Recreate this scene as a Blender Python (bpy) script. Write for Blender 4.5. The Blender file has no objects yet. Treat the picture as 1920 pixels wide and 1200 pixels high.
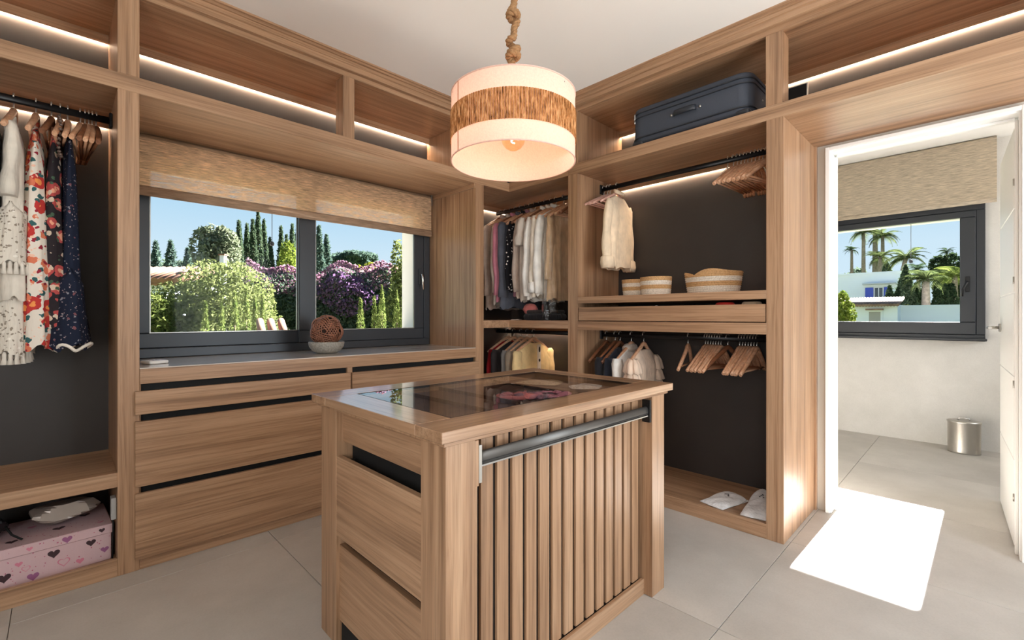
import bpy, bmesh, math, random
import numpy as np
from math import sin, cos, pi, radians, sqrt, atan2
from mathutils import Vector, Matrix

sc = bpy.context.scene
col = sc.collection
# ------------------------------------------------------------------ camera
CAM_H, FPX, YAW, PCX, PCY = 1.13, 863.4, 0.7929, 960.0, 593.63
cd = bpy.data.cameras.new('camera')
cam = bpy.data.objects.new('camera', cd); col.objects.link(cam)
cam.location = (0, 0, CAM_H)
cam.rotation_euler = (pi / 2, 0, YAW - pi / 2)
cd.sensor_width = 36.0; cd.sensor_fit = 'HORIZONTAL'
cd.lens = FPX / 1920 * 36.0
cd.shift_x = 0.0
cd.shift_y = -(600 - PCY) / 1920.0
cd.clip_start = 0.02; cd.clip_end = 400
sc.camera = cam
_F = Vector((cos(YAW), sin(YAW), 0)); _R = Vector((sin(YAW), -cos(YAW), 0))
def pix(x, y, d):
    """world point seen at pixel (x, y), d metres in front of the camera"""
    return Vector((0, 0, CAM_H)) + d * (_F + _R * ((x - PCX) / FPX) + Vector((0, 0, (PCY - y) / FPX)))

# ------------------------------------------------------------------ world, sun, added fill lights, exposure
SUN_STRENGTH, SKY_STRENGTH = 55.0, 1.0
wd = bpy.data.worlds.new('world'); sc.world = wd; wd.use_nodes = True
_n = wd.node_tree.nodes; _l = wd.node_tree.links
_tc = _n.new('ShaderNodeTexCoord'); _sep = _n.new('ShaderNodeSeparateXYZ'); _l.new(_tc.outputs['Generated'], _sep.inputs[0])
_rp = _n.new('ShaderNodeValToRGB'); _l.new(_sep.outputs[2], _rp.inputs[0])       # clear sky, paler towards the horizon
_e = _rp.color_ramp.elements
_e[0].position, _e[0].color = 0.0, (.50, .62, .70, 1)
_e[1].position, _e[1].color = 1.0, (.08, .20, .45, 1)
for _p, _c in ((.12, (.46, .60, .70, 1)), (.22, (.33, .52, .67, 1)), (.42, (.20, .39, .61, 1))):
    _q = _e.new(_p); _q.color = _c
_l.new(_rp.outputs[0], _n['Background'].inputs[0]); _n['Background'].inputs[1].default_value = SKY_STRENGTH
sd = bpy.data.lights.new('sun', 'SUN'); sd.energy = SUN_STRENGTH; sd.angle = radians(0.6); sd.color = (1, .985, .96)
sun = bpy.data.objects.new('sun', sd); col.objects.link(sun)
sun.rotation_euler = Vector((-1, 0.018, -0.59)).to_track_quat('-Z', 'Y').to_euler()
sun.location = (20, 0, 14)
def area(name, loc, direction, sx, sy, power, color):
    d = bpy.data.lights.new(name, 'AREA'); d.shape = 'RECTANGLE'; d.size = sx; d.size_y = sy
    d.energy = power; d.color = color
    o = bpy.data.objects.new(name, d); col.objects.link(o); o.location = loc
    o.rotation_euler = Vector(direction).to_track_quat('-Z', 'Y').to_euler()
    return o
# added fill lights in unseen openings made for them: closet rear, closet side, bathroom
area('added_fill_back', (1.85, -1.66, 1.15), (0, 1, .22), 1.3, 2.0, 44, (.86, .94, 1.0))
area('added_fill_side', (-1.46, -0.65, 1.35), (1, .35, 0), 1.3, 1.4, 36, (.98, .97, .95))
area('added_fill_bathroom', (4.5, -1.46, 1.6), (0, 1, 0), 1.3, 1.1, 14, (.96, .98, 1.0))
vs = sc.view_settings
vs.view_transform = 'Standard'; vs.look = 'None'; vs.gamma = 1.0; vs.use_curve_mapping = False
vs.exposure = 0.45
sc.cycles.use_denoising = True
sc.cycles.max_bounces = 10; sc.cycles.diffuse_bounces = 5; sc.cycles.glossy_bounces = 4
sc.cycles.transmission_bounces = 8; sc.cycles.transparent_max_bounces = 16
sc.cycles.sample_clamp_indirect = 6.0
sc.cycles.caustics_reflective = False; sc.cycles.caustics_refractive = False

# ------------------------------------------------------------------ mesh helpers
class MB:
    def __init__(s): s.v = []; s.f = []; s.sm = []
    def add(s, vs_, fs, smooth=False):
        n = len(s.v); s.v += [tuple(p) for p in vs_]
        s.f += [tuple(i + n for i in f) for f in fs]; s.sm += [smooth] * len(fs); return s
    def box(s, x0, x1, y0, y1, z0, z1, b=0.0):
        if x0 > x1: x0, x1 = x1, x0
        if y0 > y1: y0, y1 = y1, y0
        if z0 > z1: z0, z1 = z1, z0
        b = min(b, (x1 - x0) * .3, (y1 - y0) * .3, (z1 - z0) * .3)
        if b <= 0:
            return s.add([(x0, y0, z0), (x1, y0, z0), (x1, y1, z0), (x0, y1, z0), (x0, y0, z1), (x1, y0, z1), (x1, y1, z1), (x0, y1, z1)],
                         [(0, 3, 2, 1), (4, 5, 6, 7), (0, 1, 5, 4), (1, 2, 6, 5), (2, 3, 7, 6), (3, 0, 4, 7)])
        X = ((x0, x0 + b), (x1, x1 - b)); Y = ((y0, y0 + b), (y1, y1 - b)); Z = ((z0, z0 + b), (z1, z1 - b))
        v = []; ix = {}
        for i in (0, 1):
            for j in (0, 1):
                for k in (0, 1):
                    for a in range(3):
                        ix[(i, j, k, a)] = len(v)
                        v.append((X[i][0 if a == 0 else 1], Y[j][0 if a == 1 else 1], Z[k][0 if a == 2 else 1]))
        f = []
        for i in (0, 1):
            q = [ix[(i, j, k, 0)] for j, k in ((0, 0), (1, 0), (1, 1), (0, 1))]; f.append(q if i else q[::-1])
            q = [ix[(j, i, k, 1)] for j, k in ((0, 0), (0, 1), (1, 1), (1, 0))]; f.append(q if i else q[::-1])
            q = [ix[(j, k, i, 2)] for j, k in ((0, 0), (1, 0), (1, 1), (0, 1))]; f.append(q if i else q[::-1])
        for i in (0, 1):
            for j in (0, 1):
                for kind in range(3):
                    if kind == 0: a, c, p, q = (i, j, 0), (i, j, 1), 0, 1
                    elif kind == 1: a, c, p, q = (i, 0, j), (i, 1, j), 0, 2
                    else: a, c, p, q = (0, i, j), (1, i, j), 1, 2
                    f.append((ix[a + (p,)], ix[c + (p,)], ix[c + (q,)], ix[a + (q,)]))
                for k in (0, 1): f.append((ix[(i, j, k, 0)], ix[(i, j, k, 1)], ix[(i, j, k, 2)]))
        return s.add(v, f)
    def tube(s, pts, r, n=10, caps=True, sy=1.0, smooth=True, up=None):
        """tube through pts; r a number or a list; sy flattens it along the second axis"""
        pts = [Vector(p) for p in pts]; m = len(pts)
        rr = r if isinstance(r, (list, tuple)) else [r] * m
        v = []; ref = Vector(up) if up else None
        for i, p in enumerate(pts):
            t = (pts[min(i + 1, m - 1)] - pts[max(i - 1, 0)])
            t = t.normalized() if t.length > 1e-9 else Vector((0, 0, 1))
            if ref is None: ref = Vector((0, 0, 1)) if abs(t.z) < .9 else Vector((1, 0, 0))
            a = ref - t * ref.dot(t)
            if a.length < 1e-6: a = t.orthogonal()
            a.normalize(); c = t.cross(a)
            if up is None: ref = a
            for k in range(n):
                th = 2 * pi * k / n
                v.append(p + a * (cos(th) * rr[i]) + c * (sin(th) * rr[i] * sy))
        f = []
        for i in range(m - 1):
            for k in range(n):
                k2 = (k + 1) % n
                f.append((i * n + k, i * n + k2, (i + 1) * n + k2, (i + 1) * n + k))
        s.add(v, f, smooth)
        if caps:
            b = len(s.v) - m * n
            s.f.append(tuple(b + k for k in range(n))[::-1]); s.sm.append(False)
            s.f.append(tuple(b + (m - 1) * n + k for k in range(n))); s.sm.append(False)
        return s
    def lathe(s, prof, n=32, c=(0, 0, 0), sx=1.0, sy=1.0, smooth=True, fn=None):
        """prof: list of (r, z)"""
        v = []; m = len(prof)
        for (r, z) in prof:
            for k in range(n):
                a = 2 * pi * k / n; q = (c[0] + r * cos(a) * sx, c[1] + r * sin(a) * sy, c[2] + z)
                v.append(fn(q, a) if fn else q)
        f = [(i * n + k, i * n + (k + 1) % n, (i + 1) * n + (k + 1) % n, (i + 1) * n + k) for i in range(m - 1) for k in range(n)]
        s.add(v, f, smooth)
        b = len(s.v) - m * n
        if prof[0][0] > 1e-4 and prof[0][0] < 0: pass
        return s
    def cap(s, prof_r, z, n=32, c=(0, 0, 0), sx=1.0, sy=1.0, flip=False):
        v = [(c[0] + prof_r * cos(2 * pi * k / n) * sx, c[1] + prof_r * sin(2 * pi * k / n) * sy, c[2] + z) for k in range(n)]
        f = tuple(range(n)); return s.add(v, [f[::-1] if flip else f])
    def prism(s, poly, z0, z1):
        n = len(poly)
        v = [(x, y, z0) for x, y in poly] + [(x, y, z1) for x, y in poly]
        f = [tuple(range(n))[::-1], tuple(range(n, 2 * n))] + [(i, (i + 1) % n, n + (i + 1) % n, n + i) for i in range(n)]
        return s.add(v, f)
    def sphere(s, c, r, n=16, m=10, sz=(1, 1, 1), fn=None):
        v = []; 
        for i in range(m + 1):
            t = pi * i / m
            for k in range(n):
                a = 2 * pi * k / n
                d = Vector((sin(t) * cos(a), sin(t) * sin(a), cos(t)))
                q = fn(d) if fn else 1.0
                v.append((c[0] + d.x * r * sz[0] * q, c[1] + d.y * r * sz[1] * q, c[2] + d.z * r * sz[2] * q))
        f = [(i * n + k, (i + 1) * n + k, (i + 1) * n + (k + 1) % n, i * n + (k + 1) % n) for i in range(m) for k in range(n)]
        return s.add(v, f, True)
    def shift(s, off):
        s.v = [(x - off[0], y - off[1], z - off[2]) for x, y, z in s.v]; return s
    def xf(s, M):
        s.v = [tuple(M @ Vector(p)) for p in s.v]; return s
    def mesh(s, name):
        me = bpy.data.meshes.new(name); me.from_pydata(s.v, [], s.f)
        me.polygons.foreach_set('use_smooth', s.sm); me.update(); return me

def link(o, parent=None):
    col.objects.link(o)
    if parent is not None: o.parent = parent
    return o
def tag(o, label=None, cat=None, group=None, kind=None):
    if label: o['label'] = label
    if cat: o['category'] = cat
    if group: o['group'] = group
    if kind: o['kind'] = kind
    return o
def thing(name, label, cat, loc=(0, 0, 0), rotz=0.0, group=None, kind=None):
    o = bpy.data.objects.new(name, None); o.empty_display_size = .05
    o.location = loc; o.rotation_euler = (0, 0, rotz)
    link(o); return tag(o, label, cat, group, kind)
def part(name, mb, mat, parent=None, label=None, world=False):
    """one mesh object. world=True: the shape is in world coordinates, the thing's root is unrotated"""
    if world and parent is not None:
        r = parent
        while r.parent: r = r.parent
        mb.shift(r.location)
    me = mb.mesh(name) if isinstance(mb, MB) else mb
    o = bpy.data.objects.new(name, me); me.materials.clear(); me.materials.append(mat)
    link(o, parent)
    if label: o['label'] = label
    return o
def wbox(name, parent, mat, *a, b=.0012, label=None):
    return part(name, MB().box(*a, b=b), mat, parent, label, world=True)
def copy_tree(o, parent=None):
    c = o.copy(); col.objects.link(c); c.parent = parent
    for ch in list(o.children): copy_tree(ch, c)
    return c
def struct(name, mb, mat, label=None):
    o = part(name, mb, mat); o['kind'] = 'structure'
    if label: o['label'] = label
    return o
def rbox(size, r, seg=3, c=(0, 0, 0), vert_only=False, r2=None):
    """bevelled box as a MB, centred at c"""
    bm = bmesh.new(); bmesh.ops.create_cube(bm, size=1)
    for v in bm.verts: v.co = Vector((v.co.x * size[0], v.co.y * size[1], v.co.z * size[2]))
    if vert_only:
        e = [e for e in bm.edges if abs(e.verts[0].co.z - e.verts[1].co.z) > 1e-6]
        bmesh.ops.bevel(bm, geom=e, offset=r, segments=seg, profile=.5, affect='EDGES')
        if r2:
            e = [e for e in bm.edges if abs(e.verts[0].co.z - e.verts[1].co.z) < 1e-6]
            bmesh.ops.bevel(bm, geom=e, offset=r2, segments=2, profile=.5, affect='EDGES')
    else:
        bmesh.ops.bevel(bm, geom=list(bm.edges), offset=r, segments=seg, profile=.5, affect='EDGES')
    m = MB(); bm.verts.index_update()
    m.add([v.co + Vector(c) for v in bm.verts], [[v.index for v in f.verts] for f in bm.faces], True); bm.free()
    return m

# ------------------------------------------------------------------ materials
MATS = {}
def _nt(name):
    m = bpy.data.materials.new(name); m.use_nodes = True
    nt = m.node_tree; b = nt.nodes['Principled BSDF']; return m, nt, b
def lin(r, g, b):
    f = lambda c: ((c / 255 + .055) / 1.055) ** 2.4 if c > 10 else c / 255 / 12.92
    return (f(r), f(g), f(b), 1)
def N(nt, t, **kw):
    n = nt.nodes.new(t)
    for k, v in kw.items():
        if k.startswith('i_'):
            key = k[2:]; key = int(key) if key.isdigit() else key.replace('_', ' ')
            n.inputs[key].default_value = v
        else: setattr(n, k, v)
    return n
def L(nt, a, b): nt.links.new(a, b)
def ramp(nt, fac, stops):
    r = nt.nodes.new('ShaderNodeValToRGB'); e = r.color_ramp.elements
    e[0].position, e[0].color = stops[0]; e[1].position, e[1].color = stops[1]
    for p, c in stops[2:]:
        q = e.new(p); q.color = c
    L(nt, fac, r.inputs[0]); return r
def bump(nt, b, h, strength, dist=.002):
    n = N(nt, 'ShaderNodeBump'); n.inputs['Strength'].default_value = strength; n.inputs['Distance'].default_value = dist
    L(nt, h, n.inputs['Height']); L(nt, n.outputs[0], b.inputs['Normal'])
def objcoord(nt, scale, rnd=True):
    tc = N(nt, 'ShaderNodeTexCoord'); out = tc.outputs['Object']
    if rnd:
        oi = N(nt, 'ShaderNodeObjectInfo'); mu = N(nt, 'ShaderNodeVectorMath', operation='SCALE')
        cb = N(nt, 'ShaderNodeCombineXYZ')
        for i, k in enumerate((3.1, 7.7, 5.3)):
            mm = N(nt, 'ShaderNodeMath', operation='MULTIPLY'); mm.inputs[1].default_value = k
            L(nt, oi.outputs['Random'], mm.inputs[0]); L(nt, mm.outputs[0], cb.inputs[i])
        ad = N(nt, 'ShaderNodeVectorMath', operation='ADD'); L(nt, out, ad.inputs[0]); L(nt, cb.outputs[0], ad.inputs[1]); out = ad.outputs[0]
    mp = N(nt, 'ShaderNodeMapping'); mp.inputs['Scale'].default_value = scale; L(nt, out, mp.inputs[0])
    return mp.outputs[0]
def simple(name, rgb, rough=.6, metal=0.0, noise=0.0, nscale=30, bstr=0.0, spec=.5, sheen=0.0):
    if name in MATS: return MATS[name]
    m, nt, b = _nt(name); c = lin(*rgb)
    b.inputs['Base Color'].default_value = c; b.inputs['Roughness'].default_value = rough; b.inputs['Metallic'].default_value = metal
    b.inputs['Specular IOR Level'].default_value = spec
    if sheen: b.inputs['Sheen Weight'].default_value = sheen
    if noise or bstr:
        nz = N(nt, 'ShaderNodeTexNoise', i_Scale=nscale, i_Detail=4.0); L(nt, objcoord(nt, (1, 1, 1)), nz.inputs['Vector'])
        if noise:
            d = tuple(max(0, x * (1 - noise)) for x in c[:3]) + (1,); u = tuple(min(1, x * (1 + noise)) for x in c[:3]) + (1,)
            r = ramp(nt, nz.outputs['Fac'], [(.3, d), (.7, u)]); L(nt, r.outputs[0], b.inputs['Base Color'])
        if bstr: bump(nt, b, nz.outputs['Fac'], bstr)
    MATS[name] = m; return m
def wood(axis, tone='oak'):
    name = f'wood_{tone}_{axis}'
    if name in MATS: return MATS[name]
    cols = {'oak': ((120, 90, 67), (170, 134, 104), (188, 155, 125)), 'worktop': ((206, 196, 186), (216, 208, 200), (222, 216, 210)),  # worktop tone is paled to stand in for the window's reflection
            'hanger': ((184, 130, 96), (212, 164, 130), (228, 188, 160)), 'walnut': ((92, 58, 40), (134, 88, 62), (156, 108, 78)),
            'table': ((120, 90, 67), (170, 134, 104), (188, 155, 125)), 'tray': ((62, 44, 38), (92, 68, 58), (110, 84, 72))}[tone]
    m, nt, b = _nt(name)
    ai = 'xyz'.index(axis)
    def sc3(lo, hi): v = [hi, hi, hi]; v[ai] = lo; return tuple(v)
    co = objcoord(nt, (1, 1, 1))
    # slow wander so the grain is not ruler straight
    wn = N(nt, 'ShaderNodeTexNoise', i_Scale=1.0, i_Detail=2.0); mp0 = N(nt, 'ShaderNodeMapping'); mp0.inputs['Scale'].default_value = sc3(1.3, 4.0)
    L(nt, co, mp0.inputs[0]); L(nt, mp0.outputs[0], wn.inputs['Vector'])
    ad = N(nt, 'ShaderNodeMix', data_type='RGBA', blend_type='LINEAR_LIGHT'); ad.inputs[0].default_value = .010
    L(nt, co, ad.inputs[6]); L(nt, wn.outputs['Color'], ad.inputs[7]); wv = ad.outputs[2]
    def noise(scale, detail, rough=.6):
        mp = N(nt, 'ShaderNodeMapping'); mp.inputs['Scale'].default_value = scale; L(nt, wv, mp.inputs[0])
        n = N(nt, 'ShaderNodeTexNoise', i_Scale=1.0, i_Detail=detail, i_Roughness=rough); L(nt, mp.outputs[0], n.inputs['Vector']); return n.outputs['Fac']
    g1 = noise(sc3(.55, 26), 4.0); g2 = noise(sc3(2.5, 120), 3.0); g3 = noise(sc3(5, 420), 1.0); g4 = noise(sc3(.5, 3.5), 2.0)
    r1 = ramp(nt, g1, [(.22, lin(*cols[0])), (.48, lin(*cols[1])), (.78, lin(*cols[2]))])
    r2 = ramp(nt, g2, [(.30, (.62, .57, .52, 1)), (.55, (1.03, 1.03, 1.03, 1))])
    r3 = ramp(nt, g3, [(.26, (.62, .55, .50, 1)), (.42, (1, 1, 1, 1))])
    r4 = ramp(nt, g4, [(.3, (.88, .86, .84, 1)), (.7, (1.08, 1.08, 1.08, 1))])
    cur = r1.outputs[0]
    for r, fac in ((r2, .8), (r3, .55), (r4, 1.0)):
        mx = N(nt, 'ShaderNodeMix', data_type='RGBA', blend_type='MULTIPLY'); mx.inputs[0].default_value = fac
        L(nt, cur, mx.inputs[6]); L(nt, r.outputs[0], mx.inputs[7]); cur = mx.outputs[2]
    L(nt, cur, b.inputs['Base Color'])
    b.inputs['Roughness'].default_value = .36
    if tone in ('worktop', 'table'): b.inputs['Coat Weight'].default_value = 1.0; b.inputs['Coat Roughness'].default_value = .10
    b.inputs['Specular IOR Level'].default_value = .5
    bump(nt, b, g2, .10, .001)
    MATS[name] = m; return m
WX, WY, WZ = wood('x'), wood('y'), wood('z')
def emit(name, rgb, strength):
    if name in MATS: return MATS[name]
    m, nt, b = _nt(name); b.inputs['Base Color'].default_value = (*rgb, 1)
    b.inputs['Emission Color'].default_value = (*rgb, 1); b.inputs['Emission Strength'].default_value = strength
    MATS[name] = m; return m
def glass(name, tint=(1, 1, 1), refl=1.0, rough=.0):
    m = bpy.data.materials.new(name); m.use_nodes = True; nt = m.node_tree; nt.nodes.clear()
    o = N(nt, 'ShaderNodeOutputMaterial'); mx = N(nt, 'ShaderNodeMixShader'); t = N(nt, 'ShaderNodeBsdfTransparent'); g = N(nt, 'ShaderNodeBsdfGlossy')
    t.inputs[0].default_value = (*tint, 1); g.inputs['Roughness'].default_value = rough
    fr = N(nt, 'ShaderNodeFresnel', i_IOR=1.45); mu = N(nt, 'ShaderNodeMath', operation='MULTIPLY'); mu.inputs[1].default_value = refl
    ge = N(nt, 'ShaderNodeNewGeometry'); sb_ = N(nt, 'ShaderNodeMath', operation='SUBTRACT'); sb_.inputs[0].default_value = 1.0; L(nt, ge.outputs['Backfacing'], sb_.inputs[1])
    m2 = N(nt, 'ShaderNodeMath', operation='MULTIPLY', use_clamp=True); L(nt, fr.outputs[0], mu.inputs[0]); L(nt, mu.outputs[0], m2.inputs[0]); L(nt, sb_.outputs[0], m2.inputs[1]); L(nt, m2.outputs[0], mx.inputs[0]); L(nt, t.outputs[0], mx.inputs[1]); L(nt, g.outputs[0], mx.inputs[2]); L(nt, mx.outputs[0], o.inputs[0])
    MATS[name] = m; return m
def thin_cloth(name, rgb, trans=.4, trans_rgb=None, holes=0.0, streak=None, lo=.62, hi=1.3):
    """cloth that lets light through: diffuse + translucent, optionally with open weave"""
    m = bpy.data.materials.new(name); m.use_nodes = True; nt = m.node_tree; nt.nodes.clear()
    o = N(nt, 'ShaderNodeOutputMaterial'); d = N(nt, 'ShaderNodeBsdfDiffuse'); t = N(nt, 'ShaderNodeBsdfTranslucent'); mx = N(nt, 'ShaderNodeMixShader')
    c = lin(*rgb); d.inputs[0].default_value = c; t.inputs[0].default_value = lin(*(trans_rgb or rgb)); mx.inputs[0].default_value = trans
    L(nt, d.outputs[0], mx.inputs[1]); L(nt, t.outputs[0], mx.inputs[2]); cur = mx.outputs[0]
    if streak:
        nz = N(nt, 'ShaderNodeTexNoise', i_Scale=1.0, i_Detail=3.0, i_Roughness=.7); L(nt, objcoord(nt, streak, False), nz.inputs['Vector'])
        r = ramp(nt, nz.outputs['Fac'], [(.3, tuple(x * lo for x in c[:3]) + (1,)), (.7, tuple(min(1, x * hi) for x in c[:3]) + (1,))])
        L(nt, r.outputs[0], d.inputs[0]); L(nt, r.outputs[0], t.inputs[0])
        if holes:
            tr = N(nt, 'ShaderNodeBsdfTransparent'); m2 = N(nt, 'ShaderNodeMixShader')
            r2 = ramp(nt, nz.outputs['Fac'], [(.5 - holes * .3, (1, 1, 1, 1)), (.5 + holes * .25, (0, 0, 0, 1))])
            mm = N(nt, 'ShaderNodeMath', operation='MULTIPLY'); mm.inputs[1].default_value = .62; L(nt, r2.outputs[0], mm.inputs[0])
            L(nt, mm.outputs[0], m2.inputs[0]); L(nt, cur, m2.inputs[1]); L(nt, tr.outputs[0], m2.inputs[2]); cur = m2.outputs[0]
    L(nt, cur, o.inputs[0]); MATS[name] = m; return m
def stone(name, a, b_, rough, scale=3.0, spec=.5, bstr=.03):
    m, nt, b = _nt(name); co = objcoord(nt, (1, 1, 1))
    n1 = N(nt, 'ShaderNodeTexNoise', i_Scale=scale, i_Detail=8.0, i_Roughness=.62); L(nt, co, n1.inputs['Vector'])
    n2 = N(nt, 'ShaderNodeTexNoise', i_Scale=scale * 60, i_Detail=2.0); L(nt, co, n2.inputs['Vector'])
    r = ramp(nt, n1.outputs['Fac'], [(.32, lin(*a)), (.68, lin(*b_))]); r2 = ramp(nt, n2.outputs['Fac'], [(.3, (.93, .93, .93, 1)), (.6, (1, 1, 1, 1))])
    mx = N(nt, 'ShaderNodeMix', data_type='RGBA', blend_type='MULTIPLY'); mx.inputs[0].default_value = .7
    L(nt, r.outputs[0], mx.inputs[6]); L(nt, r2.outputs[0], mx.inputs[7]); L(nt, mx.outputs[2], b.inputs['Base Color'])
    b.inputs['Roughness'].default_value = rough; b.inputs['Specular IOR Level'].default_value = spec
    bump(nt, b, n1.outputs['Fac'], bstr); MATS[name] = m; return m
M_tile = stone('floor_tile', (174, 168, 161), (194, 188, 181), .5, 2.2)
M_grout = simple('grout', (120, 112, 104), .9)
M_bathwall = stone('bath_stone', (214, 211, 206), (230, 227, 223), .45, 2.6)
M_wall = simple('wall_paint', (200, 194, 184), .8)
M_white = simple('white_paint', (238, 238, 236), .35)
M_ceiling = simple('ceiling_paint', (240, 238, 235), .9)
M_dark = simple('charcoal_panel', (50, 45, 43), .5, noise=.08, nscale=6)
M_black = simple('black_metal', (28, 28, 30), .35, .4)
M_frame = simple('anthracite_frame', (52, 55, 60), .38, .2)
M_void = simple('black_interior', (14, 13, 13), .8)
M_chrome = simple('chrome', (205, 205, 205), .18, 1.0)
M_steel = simple('brushed_steel', (168, 164, 158), .35, 1.0)
M_led = emit('led_strip', (1.0, .78, .56), 80.0)
M_glass = glass('window_glass', refl=.18)
M_blind = thin_cloth('blind_weave', (226, 194, 160), .5, (232, 204, 172), holes=.75, streak=(14, 14, 170))
M_blind2 = thin_cloth('bath_blind_weave', (206, 192, 172), .35, (214, 200, 180), holes=0, streak=(12, 12, 160))
M_plaster = simple('white_plaster', (236, 234, 230), .9)
# ================================================================== the room
YF, XF = 2.63, 2.56           # front planes of the fitted wardrobes
YB, XB = 3.13, 3.075          # their dark back panels
WX0, WX1 = -1.45, 3.18        # room extents
CEIL = 2.66
TILE = 0.915
# floor: slab with single tiles on it
floor = struct('floor', MB().box(-1.6, 5.75, -1.75, 3.45, -.2, -.006), M_grout, 'pale stone tiled floor')
_tile_me = {}
ys = [0.663 + TILE * k for k in range(-3, 4)]; xs = [0.787 + TILE * k for k in range(-3, 7)]
for i in range(len(xs) - 1):
    for j in range(len(ys) - 1):
        x0, x1 = max(xs[i], -1.6), min(xs[i + 1], 5.75); y0, y1 = max(ys[j], -1.75), min(ys[j + 1], 3.45)
        if x1 - x0 < .02 or y1 - y0 < .02: continue
        o = part('tile', MB().box(x0 + .0012, x1 - .0012, y0 + .0012, y1 - .0012, -.008, 0, b=.0008), M_tile, floor)
struct('ceiling', MB().box(-1.6, 3.28, -1.75, 3.45, CEIL, CEIL + .2), M_ceiling, 'plain white ceiling')
bc = struct('ceiling_bathroom', MB().box(3.28, 5.75, -1.6, 1.9, 2.615, 2.86), M_ceiling, 'white bathroom ceiling')

def wall_with_hole(name, mat, axis, p0, p1, a0, a1, z0, z1, holes, label=None):
    """wall slab between p0..p1 along axis ('x' or 'y' = its normal), a0..a1 its run, with rectangular holes (u0,u1,w0,w1)"""
    mb = MB()
    def bx(u0, u1, w0, w1):
        if u1 - u0 < 1e-4 or w1 - w0 < 1e-4: return
        if axis == 'y': mb.box(u0, u1, p0, p1, w0, w1)
        else: mb.box(p0, p1, u0, u1, w0, w1)
    cur = a0
    for (u0, u1, w0, w1) in sorted(holes):
        bx(cur, u0, z0, z1); bx(u0, u1, z0, w0); bx(u0, u1, w1, z1); cur = u1
    bx(cur, a1, z0, z1)
    return struct(name, mb, mat, label)
wall_with_hole('wall_left', M_plaster, 'y', 3.27, 3.45, -1.6, 5.75, -.2, 2.86, [(.31, 2.085, 1.0, 1.985)], 'window wall')
wall_with_hole('wall_right', M_wall, 'x', 3.18, 3.28, -1.6, 3.27, 0, CEIL, [(-.15, .617, 0, 2.095)], 'beige wall with bathroom doorway')
wall_with_hole('wall_back', M_wall, 'y', -1.75, -1.6, -1.6, 5.75, -.2, 2.86, [(1.15, 2.55, 0, 2.3), (3.8, 5.2, 1.0, 2.2)], 'rear wall with added unseen openings for fill light')  # both openings added for the rear and bathroom fill lights
wall_with_hole('wall_side', M_wall, 'x', -1.6, -1.45, -1.6, 3.27, 0, CEIL, [(-1.35, .05, .6, 2.1)], 'side wall with an added unseen opening for fill light')  # unseen opening added for the side fill light
wall_with_hole('wall_bathroom_far', M_bathwall, 'x', 5.56, 5.75, -1.6, 3.27, 0, 2.86, [(.10, 1.35, 1.07, 1.99)], 'pale stone clad bathroom wall')
struct('wall_bathroom_side', MB().box(3.28, 5.56, 1.75, 1.9, 0, 2.615), M_bathwall, 'pale stone clad bathroom side wall')
# ---- crown moulding
prof = [(0, 2.582), (.027, 2.582), (.027, 2.612), (.034, 2.614), (.034, 2.634), (.042, 2.636), (.042, 2.648), (.052, 2.650), (.052, CEIL), (0, CEIL)]
def crown(name, path, label):
    """profile swept along a mitred path of (x, y, nx, ny) with outward offset (nx, ny)"""
    mb = MB(); n = len(prof)
    v = [(x + nx * p, y + ny * p, z) for (x, y, nx, ny) in path for (p, z) in prof]
    f = [(i * n + k, i * n + (k + 1) % n, (i + 1) * n + (k + 1) % n, (i + 1) * n + k) for i in range(len(path) - 1) for k in range(n)]
    mb.add(v, f); return mb
struct('trim_1', crown('c', [(-1.45, YF, 0, -1), (XF, YF, -1, -1)], ''), WX, 'stepped oak crown moulding above the window')
struct('trim_2', crown('c', [(XF, YF, -1, -1), (XF, -1.6, -1, 0)], ''), WY, 'stepped oak crown moulding above the suitcase shelf')

def rod(parent, axis, a0, a1, c1, z, ends=(True, True)):
    """black oval clothes rail with end brackets; axis 'x': runs a0..a1 along x at y=c1"""
    P = (lambda a, d=0: (a, c1 + d, z)) if axis == 'x' else (lambda a, d=0: (c1 + d, a, z))
    r = part('hanging_rod', MB().tube([P(a0), P(a1)], .0165, 14, sy=.55, up=(0, 0, 1)), M_black, parent, world=True)
    for a, e, s_ in ((a0, ends[0], 1), (a1, ends[1], -1)):
        if not e: continue
        mb = MB(); q = sorted((a, a + s_ * .012))
        if axis == 'x': mb.box(q[0], q[1], c1 - .018, c1 + .018, z - .034, z + .034, b=.003)
        else: mb.box(c1 - .018, c1 + .018, q[0], q[1], z - .034, z + .034, b=.003)
        part('rod_bracket', mb, M_black, r, world=True)
    return r
def led(parent, axis, a0, a1, back, z, s_):
    """lip board with an LED strip tucked behind it, against the back panel"""
    if axis == 'x':
        wbox('lip_board', parent, WX, a0, a1, back - .036, back - .020, z - .040, z)
        part('led_strip', MB().box(a0 + .004, a1 - .004, back - .018, back - .006, z - .032, z - .026), M_led, parent, 'glowing warm LED strip', world=True)
    else:
        wbox('lip_board', parent, WY, back - .036, back - .020, a0, a1, z - .040, z)
        part('led_strip', MB().box(back - .018, back - .006, a0 + .004, a1 - .004, z - .032, z - .026), M_led, parent, 'glowing warm LED strip', world=True)

Z_R0, Z_R1, Z_F = 2.124, 2.195, 2.553
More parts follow.
